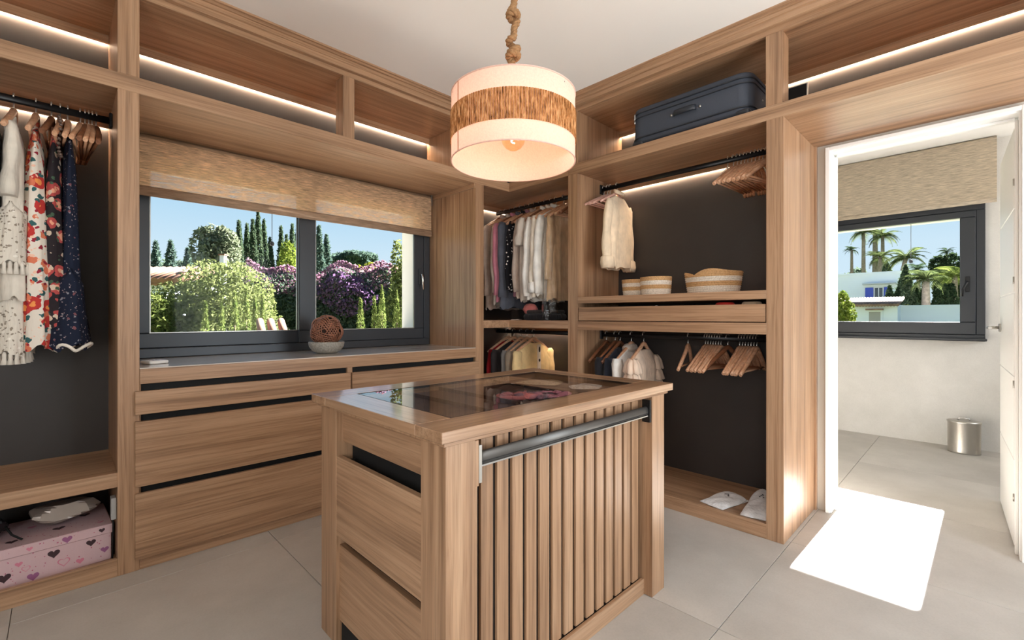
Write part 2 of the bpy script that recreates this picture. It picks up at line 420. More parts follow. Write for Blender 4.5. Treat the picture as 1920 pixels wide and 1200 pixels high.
# ---------------------------------------------------------------- hanging wardrobe beside the window
w = thing('hanging_wardrobe', 'open oak wardrobe with long dresses above a low shelf, beside the window', 'wardrobe', (-.3, 2.9, 0))
wbox('post', w, WZ, .183, .258, YF, 3.25, 0, Z_R0)
wbox('side_panel', w, WZ, -.86, -.785, YF, 3.25, 0, Z_R0)
wbox('back_panel', w, M_dark, -.785, .183, YB, YB + .018, 0, Z_R0 + .002, b=0, label='charcoal back panel')
wbox('shelf', w, WX, -.785, .183, YF, YB, .388, .451)
wbox('plinth', w, WX, -.785, .183, YF, YF + .02, 0, .077)
wbox('floor_board', w, WX, -.785, .183, YF + .02, YB, .03, .05)
led(w, 'x', -.785, .183, YB, Z_R0, 1)
rod(w, 'x', -.785, .183, 2.9, 2.06)
# overhead row over wardrobe and window
oc = thing('overhead_shelf', 'long oak overhead shelf with glowing LED line above the window', 'shelf', (1.0, 2.9, Z_R0))
wbox('shelf_board', oc, WX, -.86, XF, YF, 3.268, Z_R0, Z_R1)
wbox('top_board', oc, WX, -.86, XF, YF + .02, 3.268, Z_F, 2.60)
wbox('front_rail', oc, WX, -.86, XF, YF, YF + .02, Z_F, 2.585)
wbox('post', oc, WZ, .183, .258, YF, 3.13, Z_R1, Z_F)
wbox('divider', oc, WZ, 1.194, 1.265, YF, YF + .10, Z_R1, Z_F)
wbox('side_panel', oc, WZ, -.86, -.785, YF, 3.13, Z_R1, Z_F)
wbox('end_panel', oc, WZ, 2.12, 2.19, YF + .02, 3.13, Z_R1, Z_F)
wbox('blank_panel', oc, WX, 2.12, XF - .02, YF, YF + .02, Z_R1, Z_F)
wbox('back_panel', oc, M_dark, -.785, 2.12, YB, YB + .018, Z_R1, Z_F, b=0, label='charcoal back panel')
for a0, a1 in ((-.785, .183), (.258, 2.12)): led(oc, 'x', a0, a1, YB, Z_F, 1)
# ---------------------------------------------------------------- drawer cabinet under the window, worktop
dc = thing('drawer_cabinet', 'low oak drawer cabinet with black slot grips under the window', 'cabinet', (1.2, 2.9, 0))
wbox('carcass', dc, M_void, .262, 2.208, YF + .022, 3.26, .05, .8945, b=0, label='black carcass interior')
wbox('plinth', dc, WX, .258, 2.212, YF + .002, YF + .02, 0, .052)
wbox('fascia', dc, WX, .259, 2.2115, YF, YF + .021, .828, .8945)
for zz in ((.052, .062), (.347, .377), (.665, .699), (.797, .828)):
    pass
wbox('stile', dc, WZ, 1.222, 1.254, YF + .004, YF + .03, .052, .828)
wbox('stile', dc, WZ, .258, .263, YF + .004, YF + .03, .052, .828)
for (a0, a1) in ((.241, 1.233), (1.243, 2.225)):
    for (z0, z1) in ((.695, .798), (.375, .664), (.054, .345)):
        d = part('drawer', MB().box(a0, a1, YF - .021, YF - .001, z0, z1, b=.0012), WX, dc, world=True)
        part('drawer_box', MB().box(a0 + .05, a1 - .05, YF + .0225, YF + .024, z0, z1 - .01), M_void, d, world=True)
wt = part('worktop', MB().box(.2585, 2.2115, YF, 3.262, .895, .900, b=.001), wood('x', 'worktop'), None, 'smooth worktop under the window, its pale reflection painted in, carrying the rattan ball'); wt['category'] = 'worktop'  # white window reflection put into the colour of this top slab
# ---------------------------------------------------------------- corner wardrobe
cw = thing('corner_wardrobe', 'oak corner wardrobe crowded with shirts on two levels', 'wardrobe', (2.75, 2.6, 0))
wbox('side_panel', cw, WZ, 2.212, 2.291, YF, 3.268, 0, Z_R0)
wbox('reveal_trim', cw, WY, 2.200, 2.212, YF + .004, 3.19, Z_R0 - .034, Z_R0 - .0005)
wbox('back_panel', cw, M_dark, 2.291, 3.18, YB, YB + .018, 0, Z_R0, b=0, label='charcoal back panel')
wbox('back_panel', cw, M_dark, XB, XB + .018, 2.036, YB, 0, Z_R0, b=0, label='charcoal back panel')
Lp = lambda z0, z1: MB().prism([(2.291, YF), (XF, YF), (XF, 2.036), (XB, 2.036), (XB, YB), (2.291, YB)], z0, z1)
part('shelf', Lp(1.044, 1.101), WY, cw, world=True)
part('floor_board', Lp(0.0, .074), WY, cw, world=True)
part('shelf_board', MB().prism([(XF, 3.268), (XF, 2.037), (3.178, 2.037), (3.178, 3.268)], Z_R0, Z_R1), WY, cw, world=True)
led(cw, 'y', 2.036, YB - .04, XB, Z_R0, 1); led(cw, 'x', 2.291, XB - .04, YB, Z_R0, 1)
led(cw, 'y', 2.036, YB - .04, XB, 1.044, 1)
rod(cw, 'y', 2.036, YB - .06, 2.83, 2.06, (True, False)); rod(cw, 'y', 2.036, YB - .06, 2.83, 1.0, (True, False))
# ---------------------------------------------------------------- open wardrobe on the door wall
ow = thing('open_wardrobe', 'open oak wardrobe with tray drawer, baskets and wooden hangers beside the doorway', 'wardrobe', (2.8, 1.36, 0))
wbox('post', ow, WZ, XF, 3.18, 1.952, 2.036, 0, Z_R0)
wbox('post', ow, WZ, XF, 3.15, .68, .76, 0, Z_R0)
wbox('filler_strip', ow, WZ, 3.15, 3.1795, .668, .76, 0, Z_R0)
wbox('back_panel', ow, M_dark, XB, XB + .018, .76, 1.952, .03, Z_R0, b=0, label='charcoal back panel')
wbox('shelf', ow, WY, XF, XB, .76, 1.952, 1.220, 1.265)
wbox('shelf', ow, WY, XF, XB, .76, 1.952, 1.039, 1.098)
wbox('floor_board', ow, WY, XF + .018, XB, .76, 1.952, .03, .072)
wbox('plinth', ow, WY, XF, XF + .018, .76, 1.952, 0, .076)
dr = part('drawer', MB().box(XF + .002, XF + .020, .764, 1.945, 1.103, 1.194, b=.0012), WY, ow, world=True)
mb = MB().box(XF + .02, 3.03, .775, 1.937, 1.1035, 1.112).box(3.018, 3.03, .775, 1.937, 1.112, 1.17).box(XF + .02, 3.018, .775, .787, 1.112, 1.17).box(XF + .02, 3.018, 1.925, 1.937, 1.112, 1.17)
part('drawer_box', mb, wood('y', 'walnut'), dr, world=True)
led(ow, 'y', .76, 1.952, XB, Z_R0, 1); 
rod(ow, 'y', .76, 1.952, 2.84, 2.06); rod(ow, 'y', .76, 1.952, 2.84, 1.0)
# overhead row on the door wall
oc2 = thing('overhead_shelf', 'oak overhead shelf holding the navy suitcase, running on above the doorway', 'shelf', (2.85, .6, Z_R0))
wbox('shelf_board', oc2, WY, XF, 3.18, -1.6, 2.036, Z_R0, Z_R1)
wbox('top_board', oc2, WY, XF + .02, 3.18, -1.6, 2.036, Z_F, 2.60)
wbox('front_rail', oc2, WY, XF, XF + .02, -1.6, YF, Z_F, 2.585)
wbox('blank_panel', oc2, WY, XF, XF + .02, 2.037, YF, Z_R1 + .0005, Z_F)
wbox('post', oc2, WZ, XF, XF + .10, .685, .762, Z_R1, Z_F)
wbox('end_panel', oc2, WZ, XF, 3.13, 1.952, 2.036, Z_R1, Z_F)
wbox('back_panel', oc2, M_dark, 3.12, 3.14, -1.6, 1.952, Z_R1, Z_F, b=0, label='charcoal back panel')
for a0, a1 in ((-.55, 1.952),): led(oc2, 'y', a0, a1, 3.12, Z_F, 1)
wbox('end_panel', oc2, WZ, XF, 3.13, -.60, -.55, Z_R1, Z_F)
# ================================================================== windows, blinds, door
def frame_bars(mb, u0, u1, w0, w1, t, put):
    put(mb, u0, u1, w0, w0 + t); put(mb, u0, u1, w1 - t, w1); put(mb, u0, u0 + t, w0 + t, w1 - t); put(mb, u1 - t, u1, w0 + t, w1 - t)
# --- garden window (sliding, two sashes)
win = part('window_1', (lambda mb: (frame_bars(mb, .2595, 2.198, .9015, 2.06, .052, lambda m, a, b_, c, d: m.box(a, b_, 3.205, 3.269, c, d, b=.003)), mb)[1])(MB()), M_frame)
win['kind'] = 'structure'; win['label'] = 'anthracite sliding window onto the garden'
def sash(u0, u1, y0, y1, l, r, bt, tp):
    z0, z1 = .9535, 2.008
    mb = MB()
    mb.box(u0, u1, y0, y1, z0, z0 + bt, b=.004).box(u0, u1, y0, y1, z1 - tp, z1, b=.004).box(u0, u0 + l, y0, y1, z0 + bt, z1 - tp, b=.004).box(u1 - r, u1, y0, y1, z0 + bt, z1 - tp, b=.004)
    s_ = part('sash', mb, M_frame, win)
    ym = (y0 + y1) / 2
    part('pane', MB().box(u0 + l, u1 - r, ym - .002, ym + .002, z0 + bt, z1 - tp), M_glass, s_)
    gl = MB()   # thin bright spacer round the glass
    frame_bars(gl, u0 + l, u1 - r, z0 + bt, z1 - tp, .005, lambda m, a, b_, c, d: m.box(a, b_, ym - .006, ym + .006, c, d))
    part('glass_spacer', gl, M_steel, s_)
    return s_
sash(.312, 1.20, 3.240, 3.266, .05, .045, .083, .058)
sash(1.155, 2.146, 3.212, 3.238, .11, .09, .083, .058)
h = part('handle', MB().box(2.093, 2.113, 3.197, 3.212, 1.39, 1.52, b=.003), M_frame, win)
part('lever', MB().tube([(2.103, 3.197, 1.47), (2.103, 3.17, 1.468), (2.103, 3.165, 1.45), (2.108, 3.165, 1.35)], [.009, .009, .009, .007], 10), M_chrome, h)
part('handle', MB().tube([(.300, 3.205, 1.55), (.300, 3.18, 1.545), (.305, 3.172, 1.52), (.307, 3.172, 1.38), (.304, 3.18, 1.345), (.302, 3.205, 1.34)], .005, 8), M_chrome, win, 'chrome pull handle')
# --- its roller blind
rb = thing('roller_blind', 'brown woven roller blind pulled halfway down over the garden window', 'blind', (1.22, 3.15, 1.78))
part('fabric', MB().box(.268, 2.176, 3.1515, 3.1525, 1.835, 2.10), M_blind, rb, world=True)
part('hem_bar', MB().tube([(.268, 3.152, 1.808), (2.176, 3.152, 1.808)], .027, 12, sy=.30, up=(0, 0, 1)), thin_cloth('hem_weave', (176, 148, 124), .15, streak=(9, 9, 130)), rb, 'fabric-wrapped hem bar', world=True)
part('roller_tube', MB().tube([(.268, 3.172, 2.098), (2.176, 3.172, 2.098)], .021, 16), thin_cloth('roll_weave', (160, 132, 106), .1, streak=(9, 9, 130)), rb, world=True)
for x in (.2655, 2.180):
    part('bracket', MB().box(x - .0025, x + .0025, 3.145, 3.20, 2.07, 2.1235, b=.001).box(x - .0025, x + .0025, 3.145, 3.152, 2.035, 2.07), M_steel, rb, world=True)
# --- bathroom window
w2 = part('window_2', (lambda mb: (frame_bars(mb, -.035, 1.47, .921, 2.084, .055, lambda m, a, b_, c, d: m.box(5.500, 5.5598, a, b_, c, d, b=.004)), mb)[1])(MB()), M_frame)
w2['kind'] = 'structure'; w2['label'] = 'anthracite casement window in the bathroom'
mb = MB()
u0, u1, z0, z1 = .021, 1.415, .977, 2.028
X0, X1 = 5.488, 5.545
for a in ((u0, u1, z0, 1.082), (u0, u1, 1.972, z1), (u0, .118, 1.082, 1.972), (1.32, u1, 1.082, 1.972)): mb.box(X0, X1, *a, b=.005)
s2 = part('sash', mb, M_frame, w2)
part('pane', MB().box(5.516, 5.520, .118, 1.32, 1.082, 1.972), M_glass, s2)
h = part('handle', MB().box(5.476, 5.488, .055, .085, 1.34, 1.47, b=.003), M_black, s2)
part('lever', MB().tube([(5.476, .07, 1.42), (5.44, .07, 1.42), (5.432, .078, 1.41), (5.432, .10, 1.36), (5.432, .102, 1.30)], [.010, .010, .010, .009, .008], 10), M_black, h)
part('sill_ledge', MB().box(5.46, 5.50, -.045, 1.48, .925, .945, b=.004), M_frame, w2)
rb2 = thing('roller_blind', 'cream woven roller blind rolled up above the bathroom window', 'blind', (5.45, .6, 2.08))
part('fabric', MB().box(5.4515, 5.4525, -.10, 1.55, 2.10, 2.60), M_blind2, rb2, world=True)
part('hem_bar', MB().tube([(5.452, -.10, 2.085), (5.452, 1.55, 2.085)], .018, 10, sy=.4, up=(0, 0, 1)), M_blind2, rb2, world=True)
part('roller_tube', MB().tube([(5.475, -.10, 2.59), (5.475, 1.55, 2.59)], .022, 14), M_blind2, rb2, world=True)
# --- doorway lining
tr = MB()
tr.box(3.165, 3.30, .597, .6165, 0, 2.075, b=.002).box(3.165, 3.30, -.1495, -.130, 0, 2.075, b=.002).box(3.165, 3.30, -.1495, .6165, 2.075, 2.0945, b=.002)
o = struct('trim_3', tr, M_white, 'white door lining')
for a in ((.6035, .625, 0, 2.103), (-.158, -.1365, 0, 2.103)):
    part('casing', MB().box(3.150, 3.165, a[0], a[1], a[2], a[3], b=.002), M_white, o)
part('casing', MB().box(3.150, 3.165, -.1365, .6035, 2.082, 2.103, b=.002), M_white, o)
for a in ((.583, .597, 0, 2.061), (-.130, -.118, 0, 2.061)):
    part('stop_bead', MB().box(3.235, 3.262, a[0], a[1], a[2], a[3], b=.002), M_white, o)
part('stop_bead', MB().box(3.235, 3.262, -.118, .583, 2.061, 2.075, b=.002), M_white, o)
# --- door leaf, swung open into the bathroom
dl = thing('door_1', 'white grooved door standing open into the bathroom', 'door', (3.345, -.118, .008), radians(2.3)); dl['kind'] = 'structure'
GZ = (.42, .83, 1.24, 1.65)
zz = [0] + list(GZ) + [2.045]
for i in range(5):
    part('panel', MB().box(0, .745, -.0365, -.0005, zz[i] + (.003 if i else 0), zz[i + 1] - (.003 if i < 4 else 0), b=.002), M_white, dl)
part('core', MB().box(.003, .742, -.0335, -.0035, .005, 2.04), M_white, dl)
for z in (.235, .79, 1.30, 1.78):
    hg = part('hinge', rbox((.003, .019, .085), .0014, 1, (-.0015, -.018, z)), M_steel, dl)
    part('pin', MB().tube([(-.008, -.001, z - .018), (-.008, -.001, z + .018)], .005, 8), M_steel, hg)
    part('screw', MB().tube([(-.003, -.018, z - .032), (-.0042, -.018, z - .032)], .003, 8).tube([(-.003, -.018, z + .032), (-.0042, -.018, z + .032)], .003, 8), M_chrome, hg)
hd = part('handle', MB().box(.675, .725, 0, .008, 1.03, 1.08, b=.003), M_steel, dl)
part('lever', MB().tube([(.70, .008, 1.055), (.70, .05, 1.055)], .009, 10).tube([(.71, .052, 1.055), (.57, .052, 1.055)], .009, 10), M_steel, hd)
# --- bathroom bin
bn = thing('pedal_bin', 'small oval polished steel bin on the bathroom floor', 'bin', (5.36, .09, 0))
M_bin = simple('hammered_steel', (190, 186, 180), .28, 1.0, bstr=.25, nscale=45)
part('body', MB().lathe([(.10, 0), (.104, .004), (.102, .012), (.104, .24), (.106, .252)], 36, sy=.98, sx=.72), M_bin, bn)
ld = part('lid', MB().lathe([(.108, .252), (.109, .262), (.098, .268), (.055, .270), (.05, .264), (0.0, .264)], 36, sy=.98, sx=.72), M_bin, bn)
part('handle', MB().tube([(.0, -.035, .266), (.0, -.03, .283), (0, 0, .288), (0, .03, .283), (0, .035, .266)], .005, 8), M_chrome, ld)
# --- recessed downlights: none are in view, the closet is lit by sun, sky, added area lights, the LED lines and the pendant

# ================================================================== the island
isl = thing('display_island', 'oak display island with glass top, drawers and slatted side in the middle of the room', 'island', (1.24, 1.30, 0))
IX0, IX1, IY0, IY1, IZ = .68, 1.80, .923, 1.675, .79
for (x0, x1, y0, y1) in ((IX0, .776, IY0, 1.033), (1.70, IX1, IY0, 1.03), (IX0, .776, 1.553, IY1), (1.70, IX1, 1.56, IY1)):
    wbox('corner_post', isl, WZ, x0, x1, y0, y1, 0, IZ + .02)
wbox('back_panel', isl, WZ, 1.72, 1.785, 1.03, 1.56, .03, IZ)
wbox('side_panel', isl, WX, .776, 1.70, 1.64, 1.66, .02, IZ)
wbox('inner_case', isl, M_void, .74, 1.70, 1.000, 1.63, .07, .74, b=0, label='black interior')
wbox('backing_board', isl, simple('slat_backing', (34, 25, 20), .8), .776, 1.70, .985, .999, .02, IZ, b=0, label='dark backing behind the slats')
wbox('frame_rail', isl, WY, .684, .776, 1.033, 1.553, .806, IZ + .022)
P = .0613
wbox('slat', isl, WZ, .7765, .824, .972, .985, .0, IZ)
for i in range(14):
    wbox('slat', isl, WZ, .8385 + P * i, .8385 + P * i + .0455, .974, .985, .063, IZ)
wbox('base_rail', isl, WX, .7765, 1.6995, .958, .972, 0, .063)
# stepped top
wbox('top_moulding', isl, WX, IX0 - .012, IX1 + .012, IY0 - .010, IY1 + .012, IZ + .0205, IZ + .033)
TX0, TX1, TY0, TY1, TZ0, TZ1 = .652, 1.833, .900, 1.695, IZ + .033, .852
GX0, GX1, GY0, GY1 = .767, 1.714, 1.018, 1.577
WTX, WTY = wood('x', 'table'), wood('y', 'table')
wbox('top_board', isl, WTX, TX0, TX1, TY0, GY0, TZ0, TZ1, b=.0015)
wbox('top_board', isl, WTX, TX0, TX1, GY1, TY1, TZ0, TZ1, b=.0015)
wbox('top_board', isl, WTY, TX0 + .0005, GX0, GY0 + .0005, GY1 - .0005, TZ0, TZ1, b=.0015)
wbox('top_board', isl, WTY, GX1, TX1 - .0005, GY0 + .0005, GY1 - .0005, TZ0, TZ1, b=.0015)
M_vitrine = glass('vitrine_glass', (.95, .95, .95), 1.35)
part('glass_top', MB().box(GX0 + .001, GX1 - .001, GY0 + .001, GY1 - .001, TZ1 - .008, TZ1 - .001), M_vitrine, isl, 'clear glass inset', world=True)
gb = MB(); frame_bars(gb, GX0, GX1, GY0, GY1, .003, lambda m, a, b_, c, d: m.box(a, b_, c, d, TZ1 - .009, TZ1 - .0002))
part('glass_edge', gb, M_void, isl, world=True)
# jewellery tray under the glass
TT = wood('x', 'tray')
ty = part('display_tray', MB().box(GX0 + .002, GX1 - .002, GY0 + .002, GY1 - .002, TZ0 + .0002, TZ0 + .0016), TT, isl, 'dark brown display tray', world=True)
for x in (GX0 + .20, GX0 + .36, GX0 + .665):
    wbox('divider', ty, TT, x - .004, x + .004, GY0 + .002, GY1 - .002, TZ0 + .0016, TZ0 + .016)
# drawers on the short side
DW = WY
for (xf, y0, y1, z0, z1) in ((.705, 1.034, 1.552, .697, .800), (.682, 1.034, 1.556, .376, .650), (.692, 1.034, 1.552, .083, .343)):
    d = part('drawer', MB().box(xf, xf + .02, y0, y1, z0, z1, b=.0012), DW, isl, world=True)
    for q in (y0 + .02, y1 - .034):
        part('drawer_side', MB().box(xf + .0205, .7395, q, q + .014, z0 + .01, z1 - .015), M_void, d, world=True)
wbox('toe_kick', isl, M_void, .70, .74, 1.034, 1.552, 0, .07, b=0)
part('pull_edge', MB().tube([(.7045, 1.036, .8035), (.7045, 1.55, .8035)], .003, 8), M_black, isl, world=True)
# clothes rail along the slatted side
bd = wbox('bracket_board', isl, WZ, .7765, .7905, .926, .971, .683, IZ + .015)
bk = part('rail_bracket', MB().prism([(0, 0), (.034, .0), (.030, .06), (.012, .10), (0, .10)], 0, .010).xf(Matrix.Translation((.7905, .926, .69)) @ Matrix(((0, 0, 1, 0), (1, 0, 0, 0), (0, 1, 0, 0), (0, 0, 0, 1)))), M_steel, isl, world=True)
bk = part('rail_bracket', MB().prism([(0, 0), (.034, .0), (.034, .09), (.0, .09)], 0, .012).xf(Matrix.Translation((1.686, .926, .705)) @ Matrix(((0, 0, 1, 0), (1, 0, 0, 0), (0, 1, 0, 0), (0, 0, 0, 1)))), M_black, isl, world=True)
M_gun = simple('gunmetal', (104, 102, 100), .45, .8)
rl = MB().tube([(.80, .943, .750), (1.687, .943, .750)], .019, 16, sy=.55, up=(0, 0, 1))
rl = part('hanging_rail', rl, M_gun, isl, 'brushed gunmetal clothes rail', world=True)
part('rail_groove', MB().box(.80, 1.687, .9325, .9335, .741, .743), M_void, rl, world=True)
part('rail_groove', MB().box(.80, 1.687, .930, .940, .7305, .735), M_chrome, rl, world=True)

# ================================================================== pendant lamp
LC = Vector((1.245, 1.257, 0)); LR = .236
pl = thing('pendant_lamp', 'drum pendant lamp with woven jute band hanging on a knotted rope', 'lamp', (LC.x, LC.y, 1.72))
M_shade = thin_cloth('shade_linen', (238, 214, 204), .42, (248, 204, 186), streak=(160, 160, 160), lo=.9, hi=1.05)
mj = bpy.data.materials.new('jute_band'); mj.use_nodes = True
nt = mj.node_tree; nt.nodes.clear()
o_ = N(nt, 'ShaderNodeOutputMaterial'); d_ = N(nt, 'ShaderNodeBsdfDiffuse'); t_ = N(nt, 'ShaderNodeBsdfTranslucent'); mx_ = N(nt, 'ShaderNodeMixShader'); mx_.inputs[0].default_value = .10
nz = N(nt, 'ShaderNodeTexNoise', i_Scale=1.0, i_Detail=3.0, i_Roughness=.7); L(nt, objcoord(nt, (150, 150, 26)), nz.inputs['Vector'])
r_ = ramp(nt, nz.outputs['Fac'], [(.33, lin(74, 46, 26)), (.5, lin(176, 120, 74)), (.68, lin(226, 178, 128))])
L(nt, r_.outputs[0], d_.inputs[0]); L(nt, r_.outputs[0], t_.inputs[0]); L(nt, d_.outputs[0], mx_.inputs[1]); L(nt, t_.outputs[0], mx_.inputs[2]); L(nt, mx_.outputs[0], o_.inputs[0])
sh = part('lamp_shade', MB().lathe([(LR, 0), (LR, .08), (LR, .17), (LR, .25)], 72), M_shade, pl, 'pale pink linen drum shade')
bandm = MB(); nb = 150
for k in range(nb):     # upright jute cords, one beside the other
    a = 2 * pi * (k + .5) / nb; ca, sa = cos(a), sin(a); hw = pi / nb * .92
    rr_ = LR + .0015; ro = LR + .0040
    vv = []
    for z in (.069, .176):
        vv += [(rr_ * cos(a - hw), rr_ * sin(a - hw), z), (ro * cos(a - hw * .5), ro * sin(a - hw * .5), z), (ro * cos(a + hw * .5), ro * sin(a + hw * .5), z), (rr_ * cos(a + hw), rr_ * sin(a + hw), z)]
    bandm.add(vv, [(0, 1, 5, 4), (1, 2, 6, 5), (2, 3, 7, 6)], False)
bo = part('jute_band', bandm, mj, pl, 'coarse woven jute band'); bo['kind'] = 'stuff'
ring = lambda z, r, t: MB().tube([(r * cos(2 * pi * k / 72), r * sin(2 * pi * k / 72), z) for k in range(73)], t, 6, caps=False)
part('rim', ring(.0, LR, .0026), M_shade, pl); part('rim', ring(.25, LR, .0026), M_shade, pl)
a0 = YAW + pi - .98
part('bracket_shadow', MB().add([((LR + .0008) * cos(a0 + s_), (LR + .0008) * sin(a0 + s_), z) for z in (.002, .248) for s_ in (-.018, .018)], [(0, 1, 3, 2)]), thin_cloth('bracket_shadow_linen', (214, 164, 138), .2), pl)  # inner bracket's shadow painted as an upright darker strip on the linen
sp = part('spider', MB().tube([(LR * cos(.6), LR * sin(.6), .235), (0, 0, .235)], .003, 6).tube([(LR * cos(2.7), LR * sin(2.7), .235), (0, 0, .235)], .003, 6).tube([(LR * cos(4.8), LR * sin(4.8), .235), (0, 0, .235)], .003, 6), M_chrome, pl)
part('socket', MB().lathe([(.0, .26), (.02, .26), (.021, .15), (.017, .145), (0, .145)], 20), simple('socket_black', (60, 50, 44), .5), pl)
M_bulb = glass('bulb_glass', (1.0, .86, .68), 1.0)
bl = part('bulb', MB().lathe([(.0, .047), (.014, .049), (.030, .058), (.042, .074), (.047, .093), (.044, .112), (.033, .129), (.018, .142), (.014, .15)], 28), M_bulb, pl, 'clear globe bulb')
part('filament', MB().tube([(.008 * cos(k * .9), .008 * sin(k * .9), .078 + .0022 * k) for k in range(18)], .0022, 6), emit('filament', (1.0, .62, .34), 40.0), bl, 'glowing filament')
ld = bpy.data.lights.new('pendant_bulb', 'POINT'); ld.energy = 3.0; ld.color = (1.0, .66, .50); ld.shadow_soft_size = .03
lo = bpy.data.objects.new('pendant_bulb_light', ld); link(lo, pl); lo.location = (0, 0, .10)
# knotted rope: three twisted strands
def rope(path, r):
    mb = MB(); pts = [Vector(p) for p in path]
    n = len(pts); s_ = 0.0; ph = []
    for i in range(n):
        if i: s_ += (pts[i] - pts[i - 1]).length
        ph.append(s_ * 2 * pi / .045)
    ref = Vector((1, 0, 0)); fr = []
    for i in range(n):
        t = (pts[min(i + 1, n - 1)] - pts[max(i - 1, 0)]).normalized(); a = (ref - t * ref.dot(t)).normalized(); fr.append((a, t.cross(a))); ref = a
    for k in range(3):
        mb.tube([pts[i] + (fr[i][0] * cos(ph[i] + k * 2.094) + fr[i][1] * sin(ph[i] + k * 2.094)) * r * .55 for i in range(n)], r * .60, 7)
    return mb
def smooth_path(pts, step=.006):
    P_ = [Vector(p) for p in pts]; P_ = [P_[0] * 2 - P_[1]] + P_ + [P_[-1] * 2 - P_[-2]]; out = []
    for i in range(1, len(P_) - 2):
        n = max(2, int((P_[i + 1] - P_[i]).length / step))
        for k in range(n):
            t = k / n; a, b_, c, d = P_[i - 1], P_[i], P_[i + 1], P_[i + 2]
            out.append(.5 * ((2 * b_) + (c - a) * t + (2 * a - 5 * b_ + 4 * c - d) * t * t + (3 * b_ - a - 3 * c + d) * t ** 3))
    return out + [P_[-2]]
M_rope = simple('jute_rope', (150, 114, 78), .95, noise=.25, nscale=220, bstr=.4)
def U3(u, v, z): return (_R.x * u + _F.x * v, _R.y * u + _F.y * v, z)
def knot(z, h, r, turns, ph):
    out = []
    for k in range(int(turns * 10) + 1):
        t = k / (turns * 10); a = ph + 2 * pi * turns * t
        out.append(U3(r * cos(a), r * sin(a), z + h * (.12 + .76 * t) + .012 * sin(a * .5)))
    return out
rp = smooth_path([U3(0, 0, .235), U3(0, 0, .36)] + knot(.385, .085, .0175, 2.3, 2.6) + [U3(.002, 0, .485), U3(.004, 0, .52)] + knot(.535, .060, .0165, 1.6, .4) + [U3(.004, 0, .62), U3(.002, 0, .72), U3(0, 0, CEIL - 1.72)])
part('rope', rope(rp, .0125), M_rope, pl, 'thick twisted jute rope with two knots')
part('ceiling_rose', MB().lathe([(.05, CEIL - 1.72), (.05, CEIL - 1.74), (.0, CEIL - 1.742)], 28), M_white, pl)
# ================================================================== hangers and clothes
M_hook = simple('hook_steel', (214, 212, 208), .32, .9)
def hanger_mesh_parts(w, drop, thick=.011, height=.013, bar=True, curve=.018, notch=False):
    """wooden hanger in local x-z plane, origin at the rod centre"""
    arms = MB(); pts = []; rad = []
    for k in range(-9, 10):
        t = k / 9; a = abs(t)
        pts.append((t * w, curve * a * a, -.058 - drop * (a ** 1.25) + (.006 if a < .12 else 0))); rad.append(height * (1.15 - .25 * a) * (1.0 if a < .97 else .9))
    arms.tube(pts, rad, 8, sy=thick / height, up=(0, 0, 1))
    hook = MB()
    hp = [(0, 0, -.055), (0, 0, -.036)]
    for k in range(13):
        th = -pi / 2 + .25 + k * (1.42 * pi) / 12
        hp.append((.0195 * cos(th) * 1.0, 0, .004 + .0195 * sin(th) * 1.05))
    hook.tube([(0, 0, -.056), (0, 0, -.030), (.004, 0, -.022)] + hp[3:], .0030, 6)
    br = MB().tube([(-w * .86, curve * .8, -.062 - drop * .86), (w * .86, curve * .8, -.062 - drop * .86)], .0055, 8) if bar else None
    return arms, hook, br
_hcache = {}
def hanger(loc, rotz, label, group=None, mat=None, w=.215, drop=.115, bar=True, kind='wood', hookmat=None):
    key = (kind, w, drop, bar, mat.name)
    if key not in _hcache:
        a, hk, br = hanger_mesh_parts(w, drop, bar=bar, thick=.011 if kind == 'wood' else .006, height=.013 if kind == 'wood' else .009)
        ma, mh = a.mesh('hanger_body'), hk.mesh('hanger_hook'); mb_ = br.mesh('hanger_bar') if br else None
        ma.materials.append(mat); mh.materials.append(hookmat or M_hook)
        if mb_: mb_.materials.append(mat)
        _hcache[key] = (ma, mh, mb_)
    ma, mh, mb_ = _hcache[key]
    t = thing('clothes_hanger', label, 'hanger', loc, rotz, group)
    link(bpy.data.objects.new('shoulder', ma), t); link(bpy.data.objects.new('hook', mh), t)
    if mb_: link(bpy.data.objects.new('trouser_bar', mb_), t)
    return t
HW, HR, HD = wood('x', 'hanger'), wood('x', 'walnut'), wood('x', 'walnut')
M_pinkv = simple('pink_velvet', (226, 178, 162), .8, sheen=.4)

def cloth(name, rgb, rough=.9, sheen=.15, trans=False):
    if name in MATS: return MATS[name]
    m, nt, b = _nt(name); c = lin(*rgb)
    co = objcoord(nt, (1, 1, 1)); nz = N(nt, 'ShaderNodeTexNoise', i_Scale=14.0, i_Detail=3.0); L(nt, co, nz.inputs['Vector'])
    r = ramp(nt, nz.outputs['Fac'], [(.3, tuple(x * .82 for x in c[:3]) + (1,)), (.7, tuple(min(1, x * 1.08) for x in c[:3]) + (1,))]); L(nt, r.outputs[0], b.inputs['Base Color'])
    n2 = N(nt, 'ShaderNodeTexNoise', i_Scale=22.0, i_Detail=2.0); mp = objcoord(nt, (2.2, 2.2, .5)); L(nt, mp, n2.inputs['Vector'])
    bump(nt, b, n2.outputs['Fac'], .5, .012)
    b.inputs['Roughness'].default_value = rough; b.inputs['Sheen Weight'].default_value = sheen; b.inputs['Specular IOR Level'].default_value = .25
    MATS[name] = m; return m
